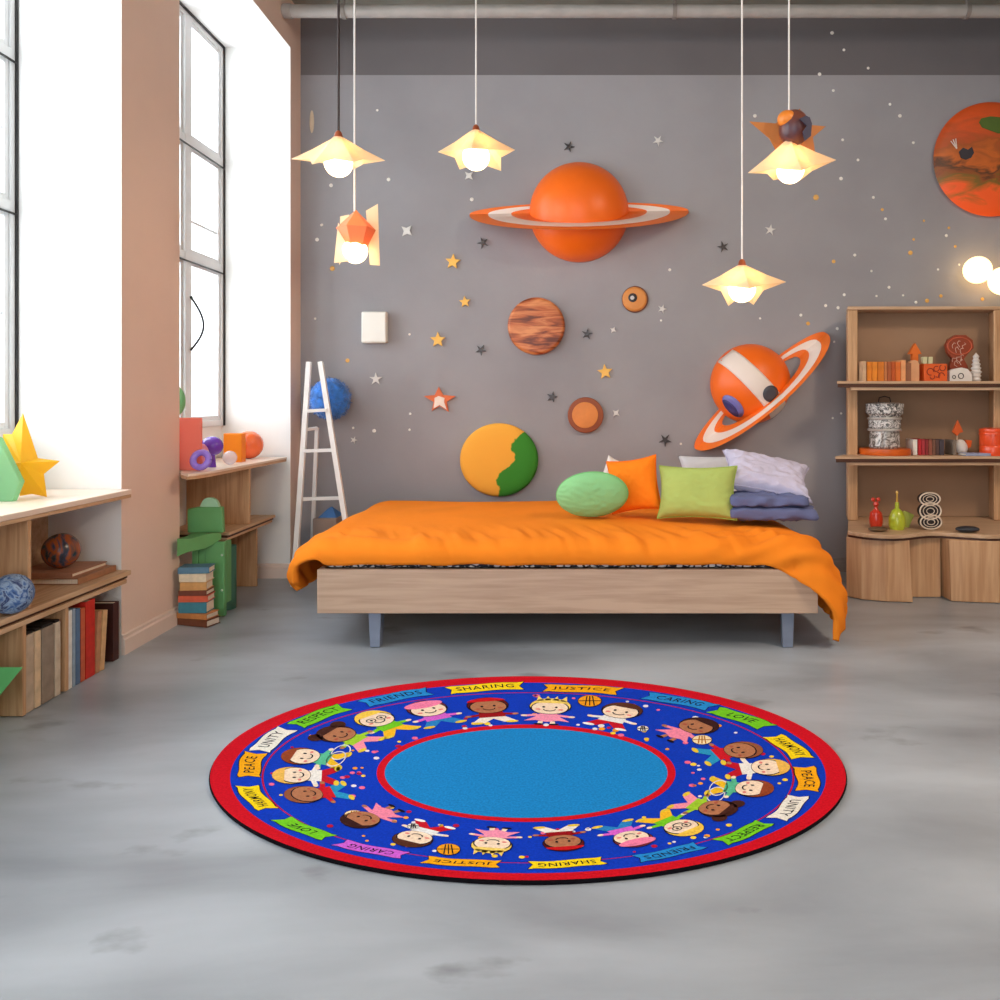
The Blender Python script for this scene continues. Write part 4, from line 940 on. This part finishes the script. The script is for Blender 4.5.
# carved heart ornament
t=thing('carved_ornament',(sx(959),4.66,zb),'rust-red carved ornament with round patterned top on the top shelf','ornament')
s=4.66/F
MB().prism([(sx(960,4.66)+x*s,1.05+(400-352)*s+y_*s) for x,y_ in ((-9,-30),(-10,-14),(-7,-7),(-12,-1),(-14,7),(-11,13),(-4,17),(6,17),(13,12),(14,4),(8,-2),(4,-7),(8,-14),(11,-30))],4.66,4.69,'XZ').build('ornament_body',mat('rust_red',(150,62,34),.5),t,smooth=False,bevel=.003)
g=MB(); g.tube([Vector((sx(959.5,4.66)+12*s*math.cos(a),4.658,1.05+54*s+8.5*s*math.sin(a))) for a in [2*PI*i/30 for i in range(31)]],.0035,6,cap=False); g.build('rim',mat('coral_rim',(196,92,60),.5),t)
g=MB(); random.seed(11)
for (x,y_) in ((-6,6),(-1,8),(4,6),(-3,2),(2,1),(-6,-8),(-2,-7),(1,-10),(-4,-12),(2,-6)):
    q=Vector((sx(960,4.66)+x*s,4.657,1.05+48*s+y_*s)); r_=2.0
    g.tube([q+Vector((r_*s*math.cos(a),0,1.6*r_*s*math.sin(a))) for a in [random.random()*2+k*.55 for k in range(7)]],.0016,5)
g.build('pale_marks',mat('pale_marks',(225,190,170),.5),t)
t=thing('white_figure_block',(sx(961),4.58,zb),'white curved block with dark eye rings below the rust ornament','toy')
bl_=prismpx([(950,382),(950,371),(954,369),(962,367.5),(968,369),(972,374),(972.5,382)],4.57,.04,zb).build('block_body',mat('chalk_white',(228,222,216),.5),t,smooth=False,bevel=.002)
g=MB()
for cx_,cz_,r_ in ((961,376,2.6),(954,377,1.6)):
    q=P(cx_,cz_,4.569); g.tube([q+Vector((r_*.0057*math.cos(a),0,r_*.0057*math.sin(a))) for a in [2*PI*i/16 for i in range(17)]],.0024,5,cap=False)
g.build('eye_ring',M_dark,bl_)
g=MB(); q=P(976,381,4.6); q.z=zb
prof=[]
for i in range(7):
    zz=.012+i*.022; R_=.038-.0035*i if i>1 else .028
    prof+=[(R_*.75,zz-.012),(R_*1.05,zz),(R_*.8,zz+.006)]
g.lathe([(0,0)]+prof+[(0,.168)],q,24); g.build('spiral_horn',mat('chalk_white',(228,222,216),.5),origin=q,label='white ridged spiral horn at the right of the rust ornament, top shelf',cat='ornament')
# shelf 2
zb=.737
q=P(884.5,455,4.605); q.z=zb
g=MB(); g.lathe([(0,0),(.138,0),(.142,.008),(.140,.034),(.134,.036),(0,.036)],q,48); g.build('round_tray',mat('orange_tray',(214,96,24),.35),origin=q,label='round orange tray under the silver lantern on the second shelf',cat='tray')
zl=zb+.0365
t=thing('lantern',(q.x,q.y,zl),'silver and black patterned glass lantern on orange tray, second shelf','lantern')
g=MB(); g.lathe([(0,0),(.078,0),(.085,.01),(.080,.10),(0,.10)],(q.x,q.y,zl),32); g.build('glass_base',marbled('smoky_glass_pattern',[(60,55,50),(190,185,178),(80,72,66),(215,210,205),(70,64,58)],26,.15,.5),t)
for zz in (.10,.165):
    g=MB(); g.lathe([(.078,0),(.092,0),(.094,.006),(.090,.013),(.078,.013)],(q.x,q.y,zl+zz),32); g.build('silver_band',mat('silver_band',(215,212,208),.3,metal=.5),t)
g=MB(); g.lathe([(.082,.113),(.088,.12),(.088,.164),(.082,.165)],(q.x,q.y,zl),32); g.lathe([(.08,.178),(.102,.20),(.104,.255),(.07,.262),(0,.265)],(q.x,q.y,zl),32); g.build('patterned_glass',marbled('black_white_ink',[(22,20,20),(225,222,218),(24,22,22),(235,230,226),(20,20,22)],30,.25,1.4),t)
g=MB(); g.tube([(q.x-.035,q.y,zl+.264),(q.x-.03,q.y,zl+.29),(q.x,q.y,zl+.298),(q.x+.03,q.y,zl+.29),(q.x+.035,q.y,zl+.264)],.003,6); g.build('handle',M_blackm,t)
G='small books on the second shelf'
for (a,b_,col,h,lab) in ((909.5,913.5,(232,226,216),.088,'small white book, first beside the orange tray'),(914.5,917.5,(190,40,48),.090,'small crimson book next to the white one'),(918,921,(176,52,60),.090,'small red book, second from the white one'),(921.5,924.5,(140,44,46),.088,'small maroon book in the second shelf row'),(925,928,(150,84,66),.088,'small reddish brown book in the second shelf row'),(928.5,931.5,(120,82,66),.088,'small brown book in the second shelf row'),(932,935,(90,66,62),.088,'small dark brown book in the second shelf row'),(935.5,940,(72,64,72),.088,'small charcoal book, last of the second shelf row'),(949,952,(130,116,104),.085,'single grey-brown book standing left of the white bird')):
    book(sx(a),sx(b_),4.55,4.65,zb,zb+h,col,lab,G,spine='y')
t=thing('bird_figure',(sx(961),4.60,zb),'white rounded bird figure with orange tail on the second shelf','figurine')
g=MB(); q=P(961,447,4.6); g.sphere(q+Vector((0,0,-.002)),.036,.03,.046,n=28,fn=lambda d:1+.12*d.z*(-d.x)); g.v=[Vector((v.x,v.y,max(v.z,zb+.001))) for v in g.v]; g.build('body',mat('chalk_white',(228,222,216),.5),t)
g=prismpx([(966,440),(972,440.5),(971,447),(967,449)],4.60,.02); g.build('tail',mat('vermilion',(228,98,36),.5),t,smooth=False)
g=MB(); q=P(957,440,4.6); g.tube([q,P(957.5,430,4.6)],.004,8); g.build('stem',mat('pale_stem',(215,180,150),.5),t)
g=prismpx([(958,420),(963.5,432),(960,433),(957.5,436),(952.5,432)],4.594,.014); g.build('orange_leaf',mat('orange_leaf',(214,92,34),.5),t,smooth=False,bevel=.002)
t=book(-.07,.07,-.045,.045,0,.014,(150,160,190),'blue-grey book lying flat between bird figure and orange canister','flat book on the second shelf',spine='y'); t.location=(sx(974,4.52),4.515,zb+.0008)
rc=.070; q=Vector((2.318+.072,4.525,zb))
t=thing('canister',q,'bright orange lidded canister at the right end of the second shelf','canister')
g=MB(); g.lathe([(0,0),(rc*.92,0),(rc*.96,.006),(rc*.97,.05),(rc*.94,.054),(rc*.97,.06),(rc*.97,.115),(0,.115)],q,40); g.build('body',mat('tomato_orange',(238,78,26),.35,coat=.3),t)
g=MB(); g.lathe([(0,.1155),(rc,.1155),(rc*1.01,.122),(rc*.97,.13),(rc*1.01,.138),(rc*.97,.150),(rc*.6,.156),(0,.157)],q,40); g.build('lid',mat('tomato_orange',(238,78,26),.35,coat=.3),t)
# counter items
zb=.3555
q=P(876,528,4.36); q.z=zb
g=MB(); g.lathe([(0,0),(.026,0),(.034,.02),(.036,.05),(.030,.082),(.012,.098),(.008,.112),(.015,.124),(.012,.138),(0,.14)],q,28)
for dx in (-.016,.012): g.sphere(q+Vector((dx,0,.152)),.012,n=14)
g.tube([q+Vector((-.016,0,.150)),q+Vector((0,0,.125))],.004,6); g.tube([q+Vector((.012,0,.150)),q+Vector((0,0,.125))],.004,6)
g.build('vase',mat('red_glaze',(206,54,30),.3,coat=.4),origin=q,label='small red vase with two round buds at the left of the cabinet top',cat='vase')
t=thing('bottle',P(897,530,4.30),'yellow-green round bottle with slim neck on the cabinet top','bottle'); q=P(897,531,4.30); q.z=zb
g=MB(); g.lathe([(0,0),(.036,0),(.043,.025),(.042,.06),(.030,.095),(.011,.112),(.010,.145),(0,.146)],q,32); g.build('body',mat('lime_glaze',(182,196,50),.3,coat=.4),t)
g=MB(); g.lathe([(.004,.1465),(.006,.150),(.004,.188),(.008,.195),(.006,.205),(0,.207)],q,16); g.build('stopper',mat('amber_glass',(214,170,80),.25),t)
g=prismpx([(902,531),(903,515),(905,511),(908,512),(914.5,515),(909,531)],4.36,.02,zb); g.build('green_wedge',mat('pale_olive',(176,186,84),.5),origin=P(907,531,4.36),smooth=False,bevel=.002,label='pale olive wedge leaning right of the yellow-green bottle',cat='block')
t=thing('scroll_sculpture',P(930,532,4.26),'black and cream swirled three-tier sculpture on the cabinet top','sculpture')
s=4.28/F; bx=P(930,532,4.28).x; zc0=zb+.003
def blob(cx_,cz_,rx,rz,nm='tier'):
    tr=MB().prism([(bx+(cx_)*s+rx*s*math.cos(a),zc0+cz_*s+rz*s*math.sin(a)) for a in [2*PI*i/28 for i in range(28)]],4.27,4.30,'XZ').build(nm,mat('ink_black',(38,30,28),.5),t,bevel=.002,smooth=False)
    for k in (1,.68,.36):
        g=MB(); g.tube([Vector((bx+cx_*s+rx*s*k*math.cos(a)*.96,4.268,zc0+cz_*s+rz*s*k*math.sin(a)*.96)) for a in [2*PI*i/28 for i in range(29)]],.0042 if k==1 else .0022,6,cap=False); g.build('swirl',mat('cream_line',(228,210,190),.5),tr)
blob(0,7.5,11,7.3); blob(-.5,18.5,11,8.5); blob(-1,30.5,10.5,6.5)
g=MB(); q=P(967.5,534,4.20); q.z=zb+.017; g.sphere(q,.062,.035,.0165,n=32,fn=lambda d:1+.05*noise.noise(d*2)); g.v=[Vector((v.x,v.y,max(v.z,zb+.001))) for v in g.v]; g.build('dark_stone',mat('charcoal_stone',(46,48,56),.5),origin=(q.x,q.y,zb),label='flat charcoal stone at the right front of the cabinet top',cat='stone')
g=MB(); q=P(878,532,4.23); q.z=zb+.012; g.sphere(q,.050,.035,.013,n=28,fn=lambda d:1+.08*noise.noise(d*2.5)); g.v=[Vector((v.x,v.y,max(v.z,zb+.001))) for v in g.v]; g.build('brown_stone',mat('olive_brown_stone',(104,82,58),.6),origin=(q.x,q.y,zb),label='flat olive-brown stone in front of the red vase',cat='stone')
# ---------------------------------------------------------------- rug
RC=(528.0,778.0); RA,RB=318.0,102.0; ZR=.012
def rm(u,v,layer=0):      # rug pattern coordinates -> floor
    px=RC[0]+RA*u; py=RC[1]-RB*v; z=ZR
    D=(CH-z)*F/(py-CY); return Vector(((px-CX)*D/F,D,z+layer*.00035))
rmats=[]; ridx={}
def rc(rgb):
    if rgb not in ridx:
        ridx[rgb]=len(rmats); rmats.append(mat('rug_pile_%d_%d_%d'%rgb,rgb,.95,noise_amt=.10,nscale=160,bump=.12,bscale=400,spec=.1))
    return ridx[rgb]
rug=MB()
RED=(206,14,34); BLUE=(10,58,190); LB=(26,134,204); INK=(24,16,30)
def rpoly(pts,rgb,layer): rug.add([rm(u,v,layer) for u,v in pts],[tuple(range(len(pts)))],rc(rgb))
def rring(r0,r1,rgb,layer,cu=0,cv=0,n=144,q=1,b0=None,b1=None):
    vs=[];fs=[]
    for i in range(n):
        a=2*PI*i/n
        vs+=[rm(cu+r0*math.cos(a),cv+(b0 or r0)*math.sin(a),layer),rm(cu+r1*math.cos(a),cv+(b1 or r1)*math.sin(a),layer)]
    for i in range(n):
        p=2*i;q_=2*((i+1)%n); fs.append((p,p+1,q_+1,q_))
    rug.add(vs,fs,rc(rgb))
def rdisc(r,rgb,layer,cu=0,cv=0,b_=None,n=144): rpoly([(cu+r*math.cos(2*PI*i/n),cv+(b_ or r)*math.sin(2*PI*i/n)) for i in range(n)],rgb,layer)
# body
vs=[];n=144
for r_,z_ in ((1.0,0.001),(1.004,.006),(1.0,.0115),(.985,.0121)):
    for i in range(n):
        a=2*PI*i/n; p=rm(r_*math.cos(a),r_*math.sin(a)); p.z=z_; vs.append(p)
fs=[];mi=[]
for k in range(3):
    for i in range(n):
        a=k*n+i;b_=k*n+(i+1)%n; fs.append((a,b_,b_+n,a+n)); mi.append(rc((16,12,18)) if k<2 else rc(RED))
fs.append(tuple(3*n+i for i in range(n))); mi.append(rc(RED))
rug.add(vs,fs,mi)
rdisc(.937,BLUE,1,0,0,.935)
rring(.832,.838,(176,20,60),2)
rdisc(.470,RED,2,-.006,.045,.478)
rdisc(.445,LB,3,-.006,.045,.440)
COLS={'Y':(250,216,24),'O':(248,172,20),'B':(36,140,214),'G':(116,204,36),'W':(238,234,224),'P':(206,96,214)}
ban=[('SHARING','Y'),('JUSTICE','O'),('CARING','B'),('LOVE','G'),('HARMONY','Y'),('PEACE','O'),('UNITY','W'),('RESPECT','G'),('FRIENDS','B'),('SHARING','Y'),('JUSTICE','O'),('CARING','P'),('LOVE','G'),('HARMONY','Y'),('PEACE','O'),('UNITY','W'),('RESPECT','G'),('FRIENDS','B')]
def frame(th,rad):
    c=Vector((rad*math.cos(th),rad*math.sin(th))); n_v=Vector((math.cos(th),math.sin(th))); t_v=Vector((math.sin(th),-math.cos(th))); return c,n_v,t_v
txtcache={}
def text_mesh(s_):
    if s_ in txtcache: return txtcache[s_]
    cu=bpy.data.curves.new('lettering','FONT'); cu.body=s_; cu.align_x='CENTER'; cu.align_y='CENTER'; cu.size=1; cu.resolution_u=2; cu.offset=.006; cu.space_character=1.12
    o=bpy.data.objects.new('lettering',cu); COL.objects.link(o); bpy.context.view_layer.update()
    me=bpy.data.meshes.new_from_object(o.evaluated_get(bpy.context.evaluated_depsgraph_get()))
    vs=[(v.co.x,v.co.y) for v in me.vertices]; fs=[tuple(p.vertices) for p in me.polygons]
    bpy.data.objects.remove(o); bpy.data.meshes.remove(me)
    txtcache[s_]=(vs,fs); return txtcache[s_]
BPOS=[(485,687.5),(582,689),(680,701),(742,718),(790,747),(808,779),(790,808),(745,833),(670,853),(567,864),(462,863),(371,850),(303,829),(255,798),(250,765),(271,740),(318,716),(395,697)]
for (w,cc),(bx_,by_) in zip(ban,BPOS):
    bu,bv=(bx_-RC[0])/RA,(RC[1]-by_)/RB
    th=math.atan2(bv,bu); rad=math.hypot(bu,bv); c,nv,tv=frame(th,rad)
    hw=.122; hh=.034
    def bp(a,b2):     # bend with the circle
        th2=th-a/rad; return ((rad+b2)*math.cos(th2),(rad+b2)*math.sin(th2))
    def wave(a): return .006*math.sin(a/hw*PI)
    ol=[]
    for i in range(11):
        a=-hw*.82+1.64*hw*i/10; ol.append((a,hh+wave(a)))
    ol+=[(hw,hh+.010),(hw*.88,.002),(hw,-hh+.004)]
    for i in range(11):
        a=hw*.82-1.64*hw*i/10; ol.append((a,-hh+wave(a)))
    ol+=[(-hw,-hh-.008),(-hw*.88,-.002),(-hw,hh-.008)]
    rpoly([bp(a*1.03,b2*1.10) for a,b2 in ol],INK,2); rpoly([bp(a,b2) for a,b2 in ol],COLS[cc],3)
    vs,fs=text_mesh(w); xm=max(abs(x) for x,y_ in vs); ym=max(abs(y_) for x,y_ in vs)
    sc=hw*(.76 if len(w)==7 else .66)/xm if len(w)>4 else hw*.46/xm; sy=.019/ym
    pts=[bp(x*sc,y_*sy+wave(x*sc)) for x,y_ in vs]
    rug.add([rm(u,v,4) for u,v in pts],fs,rc(INK))
# children figures
SK=(250,222,196); BR=(178,118,84)
random.seed(5)
def kid(thd,rad,skin,hair,shirt,legs,style):
    th=math.radians(thd); c,nv,tv=frame(th,rad); U=.058
    side_=abs(math.cos(th)); Lb=.66+.12*side_
    def q(a,b2):
        if b2<-.8: b2=-.8+(b2+.8)*Lb
        d=tv*(a*U)+nv*(b2*U); return (c.x+d.x,c.y+d.y*1.28)
    def pol(pts,rgb,l): rpoly([q(a,b2) for a,b2 in pts],rgb,l)
    def ell(a,b2,ra,rb,rgb,l,n=20,a0=0,a1=2*PI): pol(circ(a,b2,ra,rb,n,a0,a1),rgb,l)
    # legs & body
    if style=='wheel':
        for cx_ in (.2,1.1):
            for (r0,r1,rgb) in ((1.05,.93,(225,225,230)),):
                n=28; vs=[];fs=[]
                for i in range(n):
                    a=2*PI*i/n; vs+=[rm(*q(cx_+r0*math.cos(a),-2.1+.6*r0*math.sin(a)),5),rm(*q(cx_+r1*math.cos(a),-2.1+.6*r1*math.sin(a)),5)]
                for i in range(n): p=2*i;q2=2*((i+1)%n); fs.append((p,p+1,q2+1,q2))
                rug.add(vs,fs,rc(rgb))
    if style in('dress','dress2'):
        pol([(-.45,-.8),(.45,-.8),(.7,-1.5),(1.25,-2.35),(.6,-2.15),(0,-2.45),(-.6,-2.15),(-1.25,-2.35),(-.7,-1.5)],shirt,5)
        for sx_ in (-1,1): pol([(sx_*.2,-2.3),(sx_*.45,-2.3),(sx_*.5,-2.8),(sx_*.2,-2.8)],skin,4); ell(sx_*.42,-2.9,.28,.16,INK,5,12)
    else:
        pol([(-.65,-.75),(.65,-.75),(.75,-1.7),(-.75,-1.7)],shirt,5)
        pol([(-.7,-1.65),(.7,-1.65),(1.2,-2.6),(.55,-2.75),(0,-2.0),(-.55,-2.75),(-1.2,-2.6)],legs,4)
        for sx_ in (-1,1): ell(sx_*.95,-2.75,.35,.2,(230,200,60) if style!='red' else (250,250,250),5,12)
    for sx_ in (-1,1):
        pol([(sx_*.45,-.9),(sx_*.55,-1.3),(sx_*1.2,-1.5),(sx_*1.25,-1.15)],shirt,4); ell(sx_*1.3,-1.33,.18,.18,skin,5,10)
    # hair behind
    ell(0,.15,1.16,1.06,INK,5); ell(0,.18,1.10,1.02,hair,6)
    if style=='puffs':
        for sx_ in (-1,1): ell(sx_*1.05,.75,.48,.42,hair,6,14)
    if style=='dress':
        for a in (-.6,-.2,.2,.6): pol([(a-.2,.8),(a+.25,.8),(a*1.3,1.5)],hair,6)
    ell(0,-.06,1.05,.90,INK,7); ell(0,-.08,.98,.84,skin,8)
    if style=='hat': ell(0,.62,1.12,.42,(244,130,170),9)
    elif style=='cap': ell(0,.62,1.05,.46,(200,20,30),9,20,0,PI)
    elif style!='bald': ell(0,.48,.88,.42,hair,9,16,.1,PI-.1)
    for sx_ in (-1,1):
        ell(sx_*.34,-.02,.085,.11,INK,10,10); ell(sx_*.62,-.32,.15,.10,(236,140,130) if skin==SK else (176,90,70),9,10)
        if style=='glass':
            n=16; vs=[];fs=[]
            for i in range(n):
                a=2*PI*i/n; vs+=[rm(*q(sx_*.36+.30*math.cos(a),-.02+.26*math.sin(a)),10),rm(*q(sx_*.36+.24*math.cos(a),-.02+.20*math.sin(a)),10)]
            for i in range(n): p=2*i;q2=2*((i+1)%n); fs.append((p,p+1,q2+1,q2))
            rug.add(vs,fs,rc(INK))
    m=[( .36*math.cos(a),-.30+.26*math.sin(a)) for a in [PI+PI*i/8 for i in range(9)]]; m2=[( .29*math.cos(a),-.30+.18*math.sin(a)) for a in [2*PI-PI*i/8 for i in range(9)]]
    pol(m+m2,INK,10)
kinds=[(SK,(250,214,110),(246,150,180),(246,150,180),'dress'),(SK,(90,50,36),(236,236,236),(200,20,40),'red'),(BR,(60,30,30),(246,140,170),(246,140,170),'dress2'),
 (BR,(150,88,58),(206,24,40),(40,150,200),'bald'),(SK,(240,190,90),(240,236,230),(190,20,40),'plain'),(SK,(150,70,40),(90,190,150),(240,190,40),'wheel'),
 (BR,(70,36,30),(160,206,50),(250,150,170),'puffs'),(SK,(250,206,80),(116,204,36),(250,190,40),'glass'),(SK,(120,50,60),(216,100,210),(40,130,200),'hat'),(BR,(90,20,24),(150,16,24),(240,232,220),'cap')]
KPOS=[(550,708),(621,712),(697,727),(741,751),(768,768),(752,789),(716,809),(682,828),(632,839),(563,843),
 (492,845),(414,839),(362,820),(306,795),(294,776),(303,757),(338,735),(376,720),(428,710),(488,707)]
for i,(kx,ky) in enumerate(KPOS):
    ku,kv=(kx-RC[0])/RA,(RC[1]-ky)/RB
    kid(math.degrees(math.atan2(kv,ku)),math.hypot(ku,kv),*kinds[i%10])
# balls and confetti
def ballr(thd,rad,r_,rgb,lines):
    th=math.radians(thd); c,nv,tv=frame(th,rad)
    e=lambda k: [(c.x+r_*k*math.cos(a),c.y+1.5*r_*k*math.sin(a)) for a in [2*PI*i/20 for i in range(20)]]
    rpoly(e(1.08),INK,5); rpoly(e(1),rgb,6)
    for s_ in (-.4,.0,.4):
        rpoly([(c.x+s_*r_-.002,c.y-1.3*r_),(c.x+s_*r_+.002,c.y-1.3*r_),(c.x+s_*r_*.6+.002,c.y+1.3*r_),(c.x+s_*r_*.6-.002,c.y+1.3*r_)],lines,7)
    rpoly([(c.x-r_*.95,c.y-.003),(c.x+r_*.95,c.y-.003),(c.x+r_*.95,c.y+.004),(c.x-r_*.95,c.y+.004)],lines,7)
for h in (0,180):
    ballr(75.5 if h==0 else 250.5,.775 if h==0 else .75,.036,(240,160,30),INK); ballr(34+h,.66,.030,(244,224,180),(190,120,30)); ballr(53+h,.60,.018,(240,236,230),INK)
random.seed(21)
for i in range(130):
    a=random.random()*360; r_=random.choice((random.uniform(.50,.56),random.uniform(.77,.81),random.uniform(.52,.62))); th=math.radians(a); s_=random.uniform(.005,.011)
    cc=random.choice(((240,110,150),(250,210,60),(180,20,60),(246,160,40),(235,230,235)))
    cu,cv=r_*math.cos(th),r_*math.sin(th); rpoly([(cu+s_*math.cos(q),cv+1.5*s_*math.sin(q)) for q in [2*PI*j/8 for j in range(8)]],cc,3)
o=rug.build('rug',rmats,origin=(-.1,2.3,.0),smooth=False,clean=False,label='oval blue and red children rug with word banners and cartoon children on the concrete floor',cat='rug')
# ---------------------------------------------------------------- camera, light
cam=bpy.data.cameras.new('camera'); co=bpy.data.objects.new('camera',cam); COL.objects.link(co)
co.location=(0,0,CH); co.rotation_euler=(PI/2,0,0); cam.sensor_width=36; cam.lens=28.8; cam.shift_x=-.07; cam.shift_y=-.10; cam.clip_start=.02
S.camera=co
w=bpy.data.worlds.new('sky'); S.world=w; w.use_nodes=True; bg=w.node_tree.nodes['Background']
bg.inputs[0].default_value=(.90,.955,1,1); bg.inputs[1].default_value=1.78
def area(name,loc,rot,sx_,sy_,power,col):
    l=bpy.data.lights.new(name,'AREA'); l.shape='RECTANGLE'; l.size=sx_; l.size_y=sy_; l.energy=power; l.color=col
    o=bpy.data.objects.new(name,l); COL.objects.link(o); o.location=loc; o.rotation_euler=rot; return o
area('daylight_near_window',(-2.75,2.2,2.0),(0,-PI/2,0),2.3,2.1,40,(.94,.97,1))
area('daylight_far_window',(-2.75,4.2,2.0),(0,-PI/2,0),2.3,1.1,26,(.94,.97,1))
area('warm_fill_right',(2.5,1.4,3.38),(0,math.radians(20),0),.9,.9,66,(1,.79,.61))  # added unseen warm fill, brightens the pillar and the right side
S.view_settings.view_transform='Standard'; S.view_settings.look='None'; S.view_settings.gamma=1; S.view_settings.exposure=.90; S.view_settings.use_curve_mapping=False
for o in bpy.data.objects:
    if '_w' in o.keys(): del o['_w']
